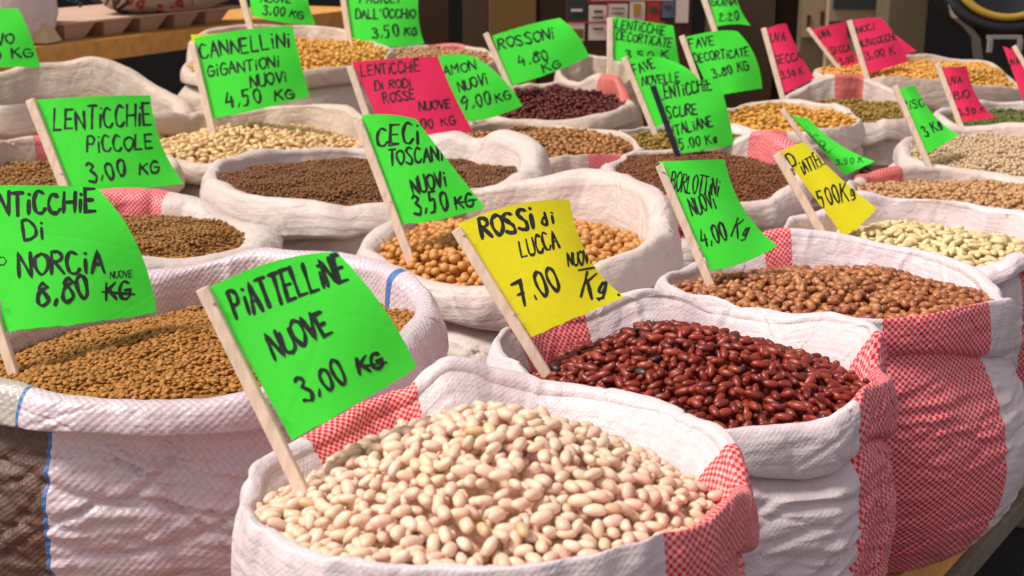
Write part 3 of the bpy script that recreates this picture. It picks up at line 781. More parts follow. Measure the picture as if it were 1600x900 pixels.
def text_strokes(txt, x0, y0, x1, y1, hgt, rs):
    """strokes in photograph pixels; baseline from (x0,y0) to (x1,y1)"""
    adv = [ADV.get(c, 7) + .9 for c in txt]; tot = sum(adv) - .9
    L = math.hypot(x1 - x0, y1 - y0); ex = ((x1 - x0) / L, (y1 - y0) / L); ey = (ex[1], -ex[0])
    if ey[1] > 0: ey = (-ey[0], -ey[1])
    # letters lean a little with the hand
    sx = L / tot; sy = hgt / 10; out = []; cur = 0
    for c, a in zip(txt, adv):
        j = rs.uniform(-.5, .5); k = rs.uniform(.88, 1.12); sh = rs.uniform(-.05, .12)
        for st in glyph(c):
            out.append([(x0 + ex[0] * (cur + px + sh * py) * sx + ey[0] * (py * k + j) * sy, y0 + ex[1] * (cur + px + sh * py) * sx + ey[1] * (py * k + j) * sy) for px, py in st])
        cur += a
    return out
def ribbon(p, w, rs):
    """px polyline -> list of (px points, faces) of a marker stroke with round ends"""
    # resample
    q = [p[0]]
    for a, b in zip(p[:-1], p[1:]):
        d = math.hypot(b[0]-a[0], b[1]-a[1]); n = max(1, int(d / max(2.0, w * .8)))
        for k in range(1, n + 1): q.append((a[0] + (b[0]-a[0]) * k / n, a[1] + (b[1]-a[1]) * k / n))
    q = [v for i, v in enumerate(q) if i == 0 or math.hypot(v[0]-q[i-1][0], v[1]-q[i-1][1]) > .2]
    if len(q) < 2: q = [q[0], (q[0][0] + .8, q[0][1] + .5)]
    V, F = [], []; n = len(q); hw = w / 2; pr = rs.uniform(.05, .3); ph0 = rs.uniform(0, 6)
    for i in range(n):
        a = q[max(0, i-1)]; b = q[min(n-1, i+1)]; dx, dy = b[0]-a[0], b[1]-a[1]; l = math.hypot(dx, dy) or 1
        ww = hw * (1 + .13 * math.sin(i * .9 + w) + pr * math.sin(i * .31 + ph0)) * (.9 if i in (0, n-1) else 1)
        if 0 < i < n - 1:
            d1 = (q[i][0]-a[0], q[i][1]-a[1]); d2 = (b[0]-q[i][0], b[1]-q[i][1]); l1 = math.hypot(*d1) or 1; l2 = math.hypot(*d2) or 1
            ww *= min(1.5, 1 / max(.45, math.sqrt(max(0, (1 + (d1[0]*d2[0]+d1[1]*d2[1])/(l1*l2)) / 2))))
        nx, ny = -dy / l * ww, dx / l * ww
        V += [(q[i][0] + nx, q[i][1] + ny), (q[i][0] - nx, q[i][1] - ny)]
        if i: F.append((2*i-2, 2*i-1, 2*i+1, 2*i))
    for e, o in ((0, 1), (n-1, n-2)):
        dx, dy = q[e][0]-q[o][0], q[e][1]-q[o][1]; l = math.hypot(dx, dy) or 1; dx /= l; dy /= l
        base = len(V); V += [(q[e][0] + dx * hw * .9, q[e][1] + dy * hw * .9), (q[e][0] + (dx * .65 - dy * .7) * hw, q[e][1] + (dy * .65 + dx * .7) * hw), (q[e][0] + (dx * .65 + dy * .7) * hw, q[e][1] + (dy * .65 - dx * .7) * hw)]
        F.append((2*e, base+1, base, base+2, 2*e+1) if e == 0 else (2*e, base+1, base, base+2, 2*e+1))
    return V, F

# ------------------------------------------------------------------ price cards on sticks
class Card:
    """curved sheet through photograph-pixel edges, hung on a stick at depth D"""
    def __init__(s, TL, TR, BR, BL, D, tm=(0,0), rm=(0,0), bm=(0,0), yaw=.16, curl=.008, top_lean=0):
        s.c = [np.array(q, float) for q in (TL, TR, BR, BL)]; s.tm, s.rm, s.bm = [np.array(q, float) for q in (tm, rm, bm)]
        s.D, s.yaw, s.curl, s.lean = D, yaw, curl, top_lean
        s.w = np.linalg.norm(s.c[1] - s.c[0]) / FPX * D; s.h = np.linalg.norm(s.c[3] - s.c[0]) / FPX * D
    def px(s, u, v):
        u = np.asarray(u, float)[..., None]; v = np.asarray(v, float)[..., None]; TL, TR, BR, BL = s.c
        top = TL * (1-u) + TR * u + 4 * u * (1-u) * s.tm; bot = BL * (1-u) + BR * u + 4 * u * (1-u) * s.bm
        lef = TL * (1-v) + BL * v; rig = TR * (1-v) + BR * v + 4 * v * (1-v) * s.rm
        return (1-v) * top + v * bot + (1-u) * lef + u * rig - ((1-u)*(1-v)*TL + u*(1-v)*TR + u*v*BR + (1-u)*v*BL)
    def pos(s, u, v, off=0.0):
        p = s.px(u, v); u = np.asarray(u, float); v = np.asarray(v, float)
        d = s.D + s.lean * (1 - v) + s.yaw * s.w * u ** 1.5 - s.curl * np.sin(np.pi * np.clip(u, 0, 1)) + .0025 * np.sin(5 * v + 3 * u) * u - off
        U = (p[..., 0] - CX) / FPX; Vv = (p[..., 1] - CY) / FPX
        return np.stack([U * d, d * (cp - Vv * sp), CAMZ - d * (sp + Vv * cp)], -1)
    def inv(s, P):
        P = np.asarray(P, float); u = np.full(len(P), .5); v = np.full(len(P), .5)
        for _ in range(12):
            f = s.px(u, v) - P; e = 1e-4; du = (s.px(u + e, v) - s.px(u, v)) / e; dv = (s.px(u, v + e) - s.px(u, v)) / e
            det = du[:, 0] * dv[:, 1] - du[:, 1] * dv[:, 0]; det = np.where(np.abs(det) < 1e-6, 1e-6, det)
            u = u - (f[:, 0] * dv[:, 1] - f[:, 1] * dv[:, 0]) / det; v = v - (du[:, 0] * f[:, 1] - du[:, 1] * f[:, 0]) / det
            u = np.clip(u, -.2, 1.3); v = np.clip(v, -.3, 1.3)
        return u, v

def stick(P0, P1, wid, mat, root, side):
    """square stick from top P0 to bottom P1, sharpened at the bottom"""
    ax = (P1 - P0); L = ax.length; z = ax.normalized(); y = Vector((0, 1, 0)) - z * z.y; y.normalize(); x = y.cross(z)
    h = wid / 2; th = wid * .38; e = wid * .09
    prof = [(-h + e, -th), (h - e, -th), (h, -th + e), (h, th - e), (h - e, th), (-h + e, th), (-h, th - e), (-h, -th + e)]
    rings = [(0, .93), (e, 1), (L * .5, 1.0), (L - wid * 1.0, 1), (L, .35)]; V, F = [], []
    for t, k in rings:
        for a, b in prof: V.append(tuple(P0 + z * t + x * a * k + y * b * k - Vector(root.location)))
    for r in range(len(rings) - 1):
        for i in range(8): j = (i + 1) % 8; F.append((r*8+i, r*8+j, r*8+8+j, r*8+8+i))
    F.append(tuple(range(7, -1, -1))); F.append(tuple(range(len(V) - 8, len(V))))
    o = mesh_obj('stick', V, F, mat, root, smooth=False)
    return o

def sign(label, col, card, D, st, lines=(), stw=None, smat='stick', extra=None, back=None, w=4.0, ink='ink', seed=1, group='handwritten price cards on sticks', **kw):
    rs = np.random.RandomState(seed)
    c = Card(*card, D=D, **kw)
    (sx0, sy0), (sx1, sy1) = st
    P0 = unproj(sx0, sy0, D - .001); P1 = unproj(sx1, sy1, D - .001)
    dirn = (P1 - P0).normalized(); wid = (stw or 14) / FPX * D
    root = empty('price_sign', P1); tag(root, label, 'price sign', group)
    off = np.array(P1)
    NU, NV = 18, 18; uu, vv = np.meshgrid(np.linspace(0, 1, NU), np.linspace(0, 1, NV), indexing='ij')
    tears = rs.uniform(-.006, .006, uu.shape)
    fr = c.pos(uu, vv + np.where((vv > .99), tears, 0)).reshape(-1, 3) - off; bk = c.pos(uu, vv, -.0006).reshape(-1, 3) - off
    n = NU * NV; V = np.concatenate([fr, bk]); F = []
    for i in range(NU - 1):
        for j in range(NV - 1):
            a, b, d, e = i*NV+j, (i+1)*NV+j, (i+1)*NV+j+1, i*NV+j+1
            F.append((a, e, d, b)); F.append((n+a, n+b, n+d, n+e))
    bd = [(i, 0) for i in range(NU)] + [(NU-1, j) for j in range(1, NV)] + [(i, NV-1) for i in range(NU-2, -1, -1)] + [(0, j) for j in range(NV-2, 0, -1)]
    bi = [i*NV+j for i, j in bd]
    eb = len(V); m_ = len(bi); V = np.concatenate([V, V[bi], V[[n + q for q in bi]]])
    for k in range(m_): a, b = eb + k, eb + (k+1) % m_; F.append((a, b, m_ + b, m_ + a))
    mesh_obj('card', V, F, M[col], root)
    stick(P0, P1 + dirn * .045, wid, M[smat], root, 1)
    V, F, k = [], [], 0
    strokes = []
    for ln in lines:
        txt, x0, y0, x1, y1, h = ln[:6]; lw = ln[6] if len(ln) > 6 else w
        for sstr in text_strokes(txt, x0, y0, x1, y1, h, rs): strokes.append((sstr, lw))
    for poly, lw in (extra or []): strokes.append((poly, lw))
    for poly, lw in strokes:
        pv, pf = ribbon(list(poly), lw, rs); u, v = c.inv(pv)
        u = np.clip(u, .002, .998); v = np.clip(v, .002, .998)
        q = c.pos(u, v, .00010 + .000006 * (k % 40)) - off
        b = len(V); V += q.tolist(); F += [tuple(b + i for i in f) for f in pf]; k += 1
    if V:
        o = mesh_obj('lettering', V, F, M[ink], root, smooth=False)
    # staples that hold the card to the stick
    if w > 0 and stw and stw > 12:
        for tv in (.10, .80):
            q0 = c.pos(.005, tv); q1 = c.pos(.06, tv + .012); a = Vector(q0.tolist()); b = Vector(q1.tolist()); d_ = (b - a).normalized(); a = a - d_ * wid * .35
            t_ = (Vector((0, 0, CAMZ)) - a).normalized(); up = d_.cross(t_).normalized() * .0005; f_ = t_ * .0009
            base_ = t_ * .0012 + (t_ * wid * .42)
            Vs = [tuple(p + base_ + s1 * up + s2 * f_ - Vector(root.location)) for p in (a, a + d_ * wid * .55) for s1, s2 in ((-1, 0), (1, 0), (1, 1), (-1, 1))]
            mesh_obj('staple', Vs, [(0,1,2,3),(7,6,5,4),(0,4,5,1),(1,5,6,2),(2,6,7,3),(3,7,4,0)], M['palegrey'], root, False)
    return root, c

sign('nearest green card, marked 3,00 kilo, standing in the nearest sack', 'green', ((325,450),(526,394),(651,574),(456,688)), .925, ((317,450),(486,796)),
     [('PiATTELLiNE',370,498,547,436,44,6.5),('NUOVE',430,562,522,516,38,6.2),('3,00',476,628,548,596,38,5.6),('KG',562,584,602,572,26,6)],
     extra=[([(560,574),(604,566)],4)], stw=21, tm=(4,-14), rm=(10,-4), bm=(0,2), seed=1, curl=.006, yaw=.25)
sign('torn yellow card on a stick in the dark red beans, marked 7.00 kilo', 'yellow', ((716,350),(890,313),(976,464),(830,527)), 1.275, ((713,358),(842,566)),
     [('ROSSi',754,372,838,354,35,6),('di',848,352,868,347,20,4.5),('LUCCA',815,402,876,386,25,3.8),('NUOVi',888,415,926,411,20,3.2),('7.00',814,478,880,448,42,5),('Kg',908,462,950,470,42,4.5)],
     extra=[([(904,422),(929,418)],3.6),([(966,460),(967,461)],4.5)], stw=17, tm=(2,-12), rm=(-14,12), bm=(6,-3), seed=2, curl=.010, yaw=.2)
sign('green card on a stick in the mottled brown beans, marked 4,00 kilo', 'green', ((1029,252),(1132,249),(1214,384),(1111,424)), 1.60, ((1030,258),(1114,455)),
     [('BORLOTTiNi',1047,297,1123,306,28,2.5),('NUOVi',1082,337,1121,324,27,2.8),('4,00',1098,386,1140,374,30,3.4),('Kg',1142,370,1168,378,34,3)],
     stw=13, tm=(0,0), rm=(-12,8), bm=(4,4), seed=3, curl=.012, yaw=.3)
sign('green card on a stick in the chickpeas, marked 3,50 kilo', 'green', ((564,180),(650,186),(758,324),(626,350)), 1.84, ((559,187),(640,402)),
     [('CECi',589,228,658,224,30,4.6),('TOSCANi',608,258,694,250,24,3.8),('NUOVi',646,304,700,290,24,4),('3,50',648,337,704,326,30,4.4),('KG',713,326,742,322,20,4)],
     extra=[([(710,318),(744,312)],3)], stw=14, tm=(2,-4), rm=(-1,0), bm=(0,5), seed=4, curl=.012, yaw=.3)
sign('large green card cut by left border, marked 8,80 kilo', 'green', ((-22,290),(150,293),(245,488),(6,518)), 1.37, ((-72,300),(22,584)),
     [('NTiCCHiE',-4,337,154,330,32,6),('Di',38,376,72,371,28,5),('NORCiA',30,432,166,424,34,5.5),('NUOVE',172,435,208,433,10,1.6),('8,80',60,478,144,466,36,6),('KG',166,470,206,466,26,5)],
     extra=[([(160,456),(210,460)],4),([(0,402),(6,402),(10,408),(6,414),(0,414)],2.2)], stw=16, tm=(0,-2), rm=(14,-14), bm=(0,3), seed=5, curl=.012, yaw=.15)
sign('green card at left marked 3,00, above the large cut green card', 'green', ((57,156),(235,149),(288,287),(106,301)), 2.20, ((48,156),(112,318)),
     [('LENTiCCHiE',84,203,240,196,32,4),('PiCCOLE',136,238,242,232,24,3.6),('3,00',140,286,200,274,28,4.2),('KG',218,272,250,270,18,3.6)],
     stw=15, tm=(0,-2), rm=(-10,6), bm=(-2,2), seed=6, curl=.012, yaw=.2)
sign('green card with a yellow one behind it in the tan beans, marked 4,50 kilo', 'green', ((303,60),(457,40),(484,150),(333,185)), 2.78, ((300,68),(330,196)),
     [('CANNELLiNi',314,91,455,72,22,3.6),('GiGANTiONi',325,120,438,103,17,3),('NUOVi',392,137,450,127,17,3.2),('4,50',355,170,412,158,22,3.6),('KG',430,158,462,152,14,3.4)],
     stw=11, tm=(4,-4), rm=(-1,2), bm=(0,2), seed=7, curl=.01, yaw=.15)
sign('pink card on a stick left of the small green 9,00 card', 'pink', ((550,97),(684,88),(739,205),(606,222)), 2.62, ((547,104),(600,260)),
     [('LENTiCCHiE',565,119,658,111,17,2.8),('Di RODi',586,141,644,135,14,2.6),('ROSSE',600,161,650,154,15,2.8),('NUOVE',655,173,706,168,14,2.8),('8,00',640,205,680,200,15,2.8),('KG',690,196,713,194,12,2.6)],
     stw=11, tm=(0,-1), rm=(-2,2), seed=8, curl=.01, yaw=.15)
sign('green card marked 9,00 kilo, partly behind the large pink card', 'green', ((668,92),(744,90),(816,165),(730,190)), 2.80, ((666,95),(712,215)),
     [('AMON',694,119,746,108,15,2.6),('NUOVi',718,143,764,130,17,3),('9,00',725,173,770,161,19,3),('KG',776,160,800,154,13,2.8)],
     stw=10, tm=(6,-6), rm=(6,-4), bm=(2,4), seed=9, curl=.01, yaw=.3)
sign('green card on a stick marked 4.80 kilo, in the small dark red beans', 'green', ((769,56),(875,28),(920,88),(797,134)), 3.30, ((759,52),(802,150)),
     [('ROSSONi',780,77,868,60,17,3),('4.80',812,104,860,92,17,3),('KG',850,114,878,103,12,2.8)],
     stw=9, tm=(2,-3), rm=(4,-4), bm=(0,4), seed=10, curl=.012, yaw=.2)
sign('green card marked 3,50 at the top edge, centre back', 'green', ((541,-18),(655,-18),(663,68),(549,66)), 3.55, ((534,-18),(550,90)),
     [('FAGiOLi',562,5,625,4,14,2.6),('DALL\'OCCHiO',556,29,650,28,14,2.8),('3,50',582,60,626,56,17,3),('KG',632,55,652,54,10,3)],
     stw=9, tm=(0,0), rm=(-5,4), bm=(4,6), seed=11, curl=.01, yaw=.1)
sign('green card marked 3,00 at the top edge above the tall cream sack', 'green', ((388,-20),(478,-22),(493,38),(393,24)), 3.05, ((374,-20),(398,66)),
     [('NUOVE',408,4,456,4,10,2.4),('3,00',410,22,446,25,15,2.8),('KG',452,26,474,31,10,2.8)],
     stw=10, bm=(0,4), rm=(-2,2), seed=12, curl=.01, yaw=.15)
sign('green card cut by the left border below the white bag, on the slumped sack', 'green', ((-80,14),(28,13),(63,106),(-60,112)), 2.72, ((-88,14),(-52,190)),
     [('VO',-4,72,24,66,16,3.2),('0 KG',-8,93,54,88,14,3)],
     stw=12, rm=(2,-4), bm=(0,-4), seed=13, curl=.008, yaw=.15)
sign('green card on an upright stick below the printed leaflets', 'green', ((958,26),(1052,40),(1062,104),(958,95)), 3.55, ((953,28),(953,100)),
     [('LENTiCCHiE',962,44,1040,55,13,2.4),('DECORTiCATE',963,62,1050,74,13,2.4),('3.50 K',976,92,1046,92,12,2.6)],
     stw=9, seed=14, curl=.008, yaw=.1)
sign('green card folded behind the card on the black stick', 'green', ((980,92),(1050,96),(1112,160),(1018,202)), 2.95, ((975,90),(1022,206)),
     [('FAVE',992,118,1026,104,16,2.6),('NOVELLE',1004,134,1064,126,13,2.4)],
     stw=9, tm=(6,-6), rm=(6,-10), seed=15, curl=.012, yaw=.3)
sign('green card on a black stick marked 5.00 kilo', 'green', ((1026,132),(1122,122),(1147,226),(1064,240)), 2.55, ((1020,134),(1066,262)),
     [('LENTiCCHiE',1030,156,1114,140,19,3),('SCURE',1042,184,1092,178,17,2.8),('iTALiANE',1052,212,1116,196,16,2.8),('5.00 Kg',1064,233,1124,222,15,2.6)],
     stw=9, smat='stick_black', rm=(2,-2), seed=16, curl=.008, yaw=.15)
sign('green card marked 3,80 kilo, above and right of the card on the black stick', 'green', ((1070,58),(1152,49),(1191,138),(1112,150)), 3.05, ((1065,56),(1104,165)),
     [('FAVE',1078,76,1118,69,14,2.6),('DECORTiCATE',1085,98,1172,86,13,2.4),('3,80 KG',1115,122,1172,108,14,2.6)],
     stw=9, tm=(8,-5), rm=(8,-6), seed=17, curl=.012, yaw=.2)
sign('small green card at the top edge marked 2,20', 'green', ((1105,-18),(1148,-18),(1173,40),(1118,42)), 3.70, ((1097,-10),(1122,64)),
     [('GUiNA',1112,9,1152,8,12,2.4),('2,20',1124,33,1156,31,13,2.6)],
     stw=9, rm=(-4,2), bm=(0,-3), seed=18, curl=.008, yaw=.15)
sign('first narrow pink card, left of the pair of pink cards at the back right', 'pink', ((1197,46),(1229,37),(1273,122),(1226,146)), 3.30, ((1193,44),(1226,165)),
     [('UVA',1204,66,1228,64,13,2.4),('SECCA',1211,101,1254,92,13,2.4),('3,50 K',1222,124,1256,115,11,2.2)],
     stw=8, tm=(2,-3), rm=(-2,3), seed=19, curl=.01, yaw=.3)
sign('pink card on the left of the pair of pink cards at the back right', 'pink', ((1267,46),(1322,33),(1346,96),(1320,109)), 3.55, ((1262,44),(1322,122)),
     [('UVA',1280,60,1298,57,11,2.2),('SECCA',1300,85,1330,79,11,2.2),('3,00',1312,101,1336,96,9,2.2)],
     stw=6, rm=(-6,8), seed=20, curl=.01, yaw=.25)
sign('right one of the paired pink cards at the back right', 'pink', ((1333,31),(1377,28),(1420,96),(1355,115)), 3.45, ((1327,32),(1357,130)),
     [('NOCi',1340,52,1368,45,10,2.2),('ALBiCOCCHE',1342,74,1403,61,10,2.2),('3,00 K',1354,94,1400,83,11,2.2)],
     stw=8, tm=(4,-2), rm=(2,-4), seed=21, curl=.01, yaw=.25)
sign('corner of a pink card showing behind the right card of the pink pair', 'pink', ((1370,44),(1396,52),(1432,80),(1392,88)), 3.62, ((1368,44),(1388,126)), [], stw=7, seed=27, curl=.004, yaw=.2)
sign('pink card above the pale speckled seeds at the right', 'pink', ((1470,106),(1511,103),(1556,184),(1500,190)), 2.95, ((1464,99),(1502,200)),
     [('UVA',1481,132,1504,129,11,2.2),('BiO',1492,156,1516,152,12,2.4),('3,50 K',1498,181,1540,175,10,2.2)],
     stw=8, rm=(-8,6), seed=22, curl=.01, yaw=.3)
sign('narrow green card standing in the pale speckled seeds', 'green', ((1403,138),(1430,134),(1498,211),(1449,240)), 2.58, ((1398,134),(1448,252)),
     [('RiSO',1412,172,1446,166,12,2.2),('3 Kg',1446,214,1476,200,18,2.8)],
     stw=9, rm=(-6,6), seed=23, curl=.012, yaw=.4)
sign('yellow card on a stick at the right, marked 500 kilo', 'yellow', ((1219,237),(1256,222),(1369,325),(1318,369)), 1.93, ((1213,240),(1283,362)),
     [('P',1246,277,1258,270,36,3.2),('iATTELLE',1256,272,1303,250,22,2.8),('500',1284,326,1316,314,30,3),('Kg',1316,316,1342,312,26,2.8)],
     stw=13, tm=(2,-2), rm=(-2,2), bm=(4,2), seed=24, curl=.010, yaw=.4)
sign('crumpled narrow green card leaning behind the right yellow card', 'green', ((1228,172),(1262,184),(1367,252),(1320,274)), 2.60, ((1221,170),(1310,292)),
     [('FAGiOLi',1252,204,1296,240,9,1.8),('3,50 K',1306,258,1350,254,9,1.8)],
     stw=8, tm=(-3,3), rm=(-6,6), seed=25, curl=.012, yaw=.5, ink='thin_ink')
sign('pink card turned away at the right border with its dark edge', 'pink', ((1567,72),(1592,82),(1640,180),(1604,172)), 2.80, ((1584,72),(1634,160)),
     [('UVA',1576,104,1594,100,10,2)], stw=7, seed=26, curl=.004, yaw=.2)
# yellow card that peeps out behind the green one
y_root = empty('yellow_card', unproj(310, 62, 2.80)); tag(y_root, 'yellow card edge peeping out behind the green 4,50 card', 'card')
cc = Card((298,54),(350,52),(360,150),(318,168), D=2.80, yaw=.15, curl=.002)
uu, vv = np.meshgrid(np.linspace(0, 1, 6), np.linspace(0, 1, 6), indexing='ij'); offv = np.array(y_root.location)
fa = cc.pos(uu, vv).reshape(-1, 3) - offv; fb = cc.pos(uu, vv, -.0008).reshape(-1, 3) - offv; Fq = []
for i in range(5):
    for j in range(5): a = i*6+j; Fq += [(a, a+1, a+7, a+6), (36+a, 42+a, 43+a, 37+a)]
mesh_obj('card', np.concatenate([fa, fb]), Fq, M['yellow'], y_root)

# ------------------------------------------------------------------ stall table
EY = Vector((.60, .80, 0)); EN = Vector((.80, -.60, 0)); E0 = Vector((.637, 1.646, 0))   # edge direction, outward normal, point on the edge
TM = Matrix(((EY.x, EN.x, 0, E0.x), (EY.y, EN.y, 0, E0.y), (0, 0, 1, 0), (0, 0, 0, 1)))  # local x along the edge, y outwards
tb = empty('stall_table', (E0.x, E0.y, 0)); tag(tb, 'long wooden stall table of pine planks that carries the sacks', 'table')
w_ = .145; k = 0
xx = -2.2
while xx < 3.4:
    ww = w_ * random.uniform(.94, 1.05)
    box('plank', (xx, -3.1, TABLE - .024 - random.uniform(0, .002)), (xx + ww - .006, .12 if xx + ww < -.45 else -.002, TABLE), M['shaded_plank'], tb, .002, TM); xx += ww
box('front_board', (-2.2, .122, TABLE - .070), (-.48, .14, TABLE - .001), M['pine'], tb, .002, TM)
for x0, x1 in ((-.46, .044), (.048, .72), (.724, 1.7), (1.704, 3.4)):
    box('front_board', (x0, 0, TABLE - .070), (x1, .018, TABLE - .001), M['pine'], tb, .002, TM)
box('edge_rail', (-.46, .002, TABLE - .105), (3.4, .030, TABLE - .072), M['greywood'], tb, .003, TM)
for x in (-1.6, .9, 3.2):
    for y in (-.08, -2.6): box('leg', (x - .03, y - .06, 0), (x + .03, y, TABLE - .03), M['greywood'], tb, .002, TM)

# ------------------------------------------------------------------ ground
g = mesh_obj('ground', [(-60, -30, 0), (60, -30, 0), (60, 90, 0), (-60, 90, 0)], [(0, 1, 2, 3)], M['asphalt'], None, False); tag(g, kind='structure')
# something grey standing on the ground beyond the table, at the right border
rc = empty('bucket', tuple(atz(1596, 800, .0))); tag(rc, 'dull grey bucket standing on the ground at the lower right border', 'bucket')
def lathe(name, prof, mat, root, at=(0, 0, 0), n=32, axis='z', M4=None):
    V, F = [], []
    for r, z in prof:
        for i in range(n): a = 2 * math.pi * i / n; V.append(Vector((r * math.cos(a), r * math.sin(a), z)) + Vector(at))
    for k in range(len(prof) - 1):
        for i in range(n): j = (i + 1) % n; F.append((k*n+i, k*n+j, k*n+n+j, k*n+n+i))
    if M4 is not None: V = [M4 @ q for q in V]
    V = [tuple(q) for q in V]
    return mesh_obj(name, V, F, mat, root, True)
lathe('bucket_body', [(0, .004), (.10, .004), (.105, .01), (.13, .24), (.136, .25), (.13, .255), (.124, .25), (.10, .02), (0, .015)], M['palegrey'], rc)

# ------------------------------------------------------------------ shelf at the back left
DS = 3.35
SL = unproj(40, 92, DS - .1); SR = unproj(610, 20, DS + .75)
SL = unproj(20, 78, 3.25); SR = atz(575, 12, SL.z)          # top front edge is level
d = SR - SL; ang = math.atan2(d.y, d.x); Ls = d.length
SM = Matrix.Translation(SL) @ Matrix.Rotation(ang, 4, 'Z')
sh = empty('wooden_shelf', (SL.x, SL.y, 0)); tag(sh, 'orange pine shelf at the back left carrying an egg tray and a printed bag', 'shelf')
box('shelf_board', (-.8, 0, -.058), (Ls, .40, 0), M['pine'], sh, .003, SM)
for x in (.12, Ls - .08):
    box('shelf_leg', (x - .02, .06, -SL.z + .0), (x + .025, .105, -.059), M['pine'], sh, .002, SM)
def on_shelf(px, back):       # position along the shelf (local x) seen at a photograph column
    best = min(np.linspace(-.5, Ls, 400), key=lambda t: abs(proj(SM @ Vector((t, back, 0)))[0] - px)); return best
# egg tray
ex0, ex1 = on_shelf(104, .03), on_shelf(372, .03); tr = empty('egg_tray', tuple(SM @ Vector((ex0, .03, 0)))); tag(tr, 'grey brown pulp egg tray upside down on the shelf under the printed bag', 'egg tray')
tl = Vector(tr.location); n_c = 5; pitch = (ex1 - ex0) / n_c
V, F = [], []
H_ = .043
def addquad(q):
    b = len(V); V.extend([tuple(SM @ Vector(p) - tl) for p in q]); F.append(tuple(range(b, b + len(q))))
for i in range(n_c):
    for j in range(3):
        c0 = ex0 + pitch * (i + .5); y0 = .035 + pitch * (j + .5) * .95; t0, b0 = pitch * .40, pitch * .24
        top = [(c0 + a * t0, y0 + b * t0, H_) for a, b in ((-1,-1),(1,-1),(1,1),(-1,1))]; bot = [(c0 + a * b0, y0 + b * b0, .001) for a, b in ((-1,-1),(1,-1),(1,1),(-1,1))]
        for k in range(4): m = (k + 1) % 4; addquad([top[k], top[m], bot[m], bot[k]])
        addquad(bot)
mesh_obj('egg_cup', V, F, M['pulp'], tr, False)['kind'] = 'stuff'
vv_, ff_ = box_data((ex0 - .004, .03, H_), (ex1 + .02, .03 + pitch * 2.9, H_ + .006), .001)
o = mesh_obj('tray_sheet', [tuple(SM @ Vector(q) - tl) for q in vv_], ff_, M['pulp'], tr, False)
cn = empty('tray_corner', (0, 0, 0)); COL.objects.unlink(cn); bpy.data.objects.remove(cn)
cx_ = on_shelf(82, .02)
Vc, Fc = [], []
ringp = [(.030, .045), (.046, .050), (.043, .056), (.020, .105), (.008, .112), (0, .113)]
Mc = SM @ Matrix.Translation((cx_, .06, -.012)) 
cr = empty('pulp_cone', tuple(SM @ Vector((cx_, .06, .0)))); tag(cr, 'pale cream pulp cone standing at the left end of the egg tray', 'cone')
for r, z in ringp:
    for i in range(4): a = math.pi / 4 + i * math.pi / 2 + .3; Vc.append(tuple(Mc @ Vector((r * 1.25 * math.cos(a), r * 1.25 * math.sin(a), z - .033)) - Vector(cr.location)))
for k in range(len(ringp) - 1):
    for i in range(4): j = (i + 1) % 4; Fc.append((k*4+i, k*4+j, k*4+4+j, k*4+4+i))
t = NT('cream_pulp', .8); t.col((.62, .48, .30)); M['creampulp'] = t.m
mesh_obj('cone_shell', Vc, Fc, M['creampulp'], cr, False)

# lumpy filled bags
def pillow(name, label, cat, c, dims, rotz, mat, seed, part='bag_body', uvs=1.0, n=(96, 60)):
    rs = np.random.RandomState(seed); root = empty(name, c); tag(root, label, cat)
    th = np.linspace(0, 2 * np.pi, n[0] + 1)[None]; ph = np.linspace(-np.pi / 2, np.pi / 2, n[1])[:, None]
    e = lambda v, p: np.sign(v) * np.abs(v) ** p
    x = e(np.cos(ph), .75) * e(np.cos(th), .8); y = e(np.cos(ph), .75) * e(np.sin(th), .8); z = e(np.sin(ph), .9) * np.ones_like(th)
    w = 1 + .035 * wav(th, ph * 3, rs, 4, 1.5, 12) + .02 * wav(th, ph * 6, rs, 12, 2, 12, True)
    x, y, z = x * w * dims[0], y * w * dims[1], z * (w) * dims[2]
    z = np.maximum(z, -dims[2] * .86) + dims[2] * .86
    cr_, sr_ = math.cos(rotz), math.sin(rotz); P = np.stack([x * cr_ - y * sr_, x * sr_ + y * cr_, z], -1)
    P[:, -1] = P[:, 0]
    vid = np.arange(P.shape[0] * P.shape[1]).reshape(P.shape[:2]); q = np.stack([vid[:-1, :-1], vid[:-1, 1:], vid[1:, 1:], vid[1:, :-1]], -1).reshape(-1, 4)
    uv = np.stack([th * dims[0] + 0 * ph, ph * dims[2] + 0 * th], -1).reshape(-1, 2)
    o = mesh_obj(part, P.reshape(-1, 3), q, mat, root, True, uv); return root, P
M['bagcloth'] = flat('printed_bag_cloth', (.56, .44, .34), .6, .2, 9)
bx = on_shelf(235, .2)
root, BP = pillow('printed_bag', 'plump white bag with red and black printed lettering lying on the egg tray', 'bag', tuple(SM @ Vector((bx - .02, .10, H_ + .008))), (.30, .15, .15), ang, M['bagcloth'], 5)
# lettering printed on the bag: strokes laid on its front surface
def bag_text(root, P, lines, mat):
    loc = Vector(root.location); pts = P.reshape(-1, 3) + np.array(loc)
    px = np.array([proj(q) for q in pts]); dep = pts[:, 1]
    V, F = [], []
    rs = np.random.RandomState(3)
    for (txt, x0, y0, x1, y1, h, lw) in lines:
        for st in text_strokes(txt, x0, y0, x1, y1, h, rs):
            pv, pf = ribbon(st, lw, rs); b = len(V)
            for q in pv:
                dd = (px[:, 0] - q[0]) ** 2 + (px[:, 1] - q[1]) ** 2; ids = np.argsort(dd)[:14]; m = ids[dep[ids] < dep[ids].min() + .03]
                wts = 1 / (dd[m] + 1); a = (pts[m] * wts[:, None]).sum(0) / wts.sum()
                D_ = a[1] * cp - (a[2] - CAMZ) * sp - .0035 - .00002 * (len(F) % 50); V.append(tuple(unproj(q[0], q[1], D_) - loc))
            F += [tuple(b + i for i in f) for f in pf]
    return mesh_obj('printed_lettering', V, F, mat, root, False)
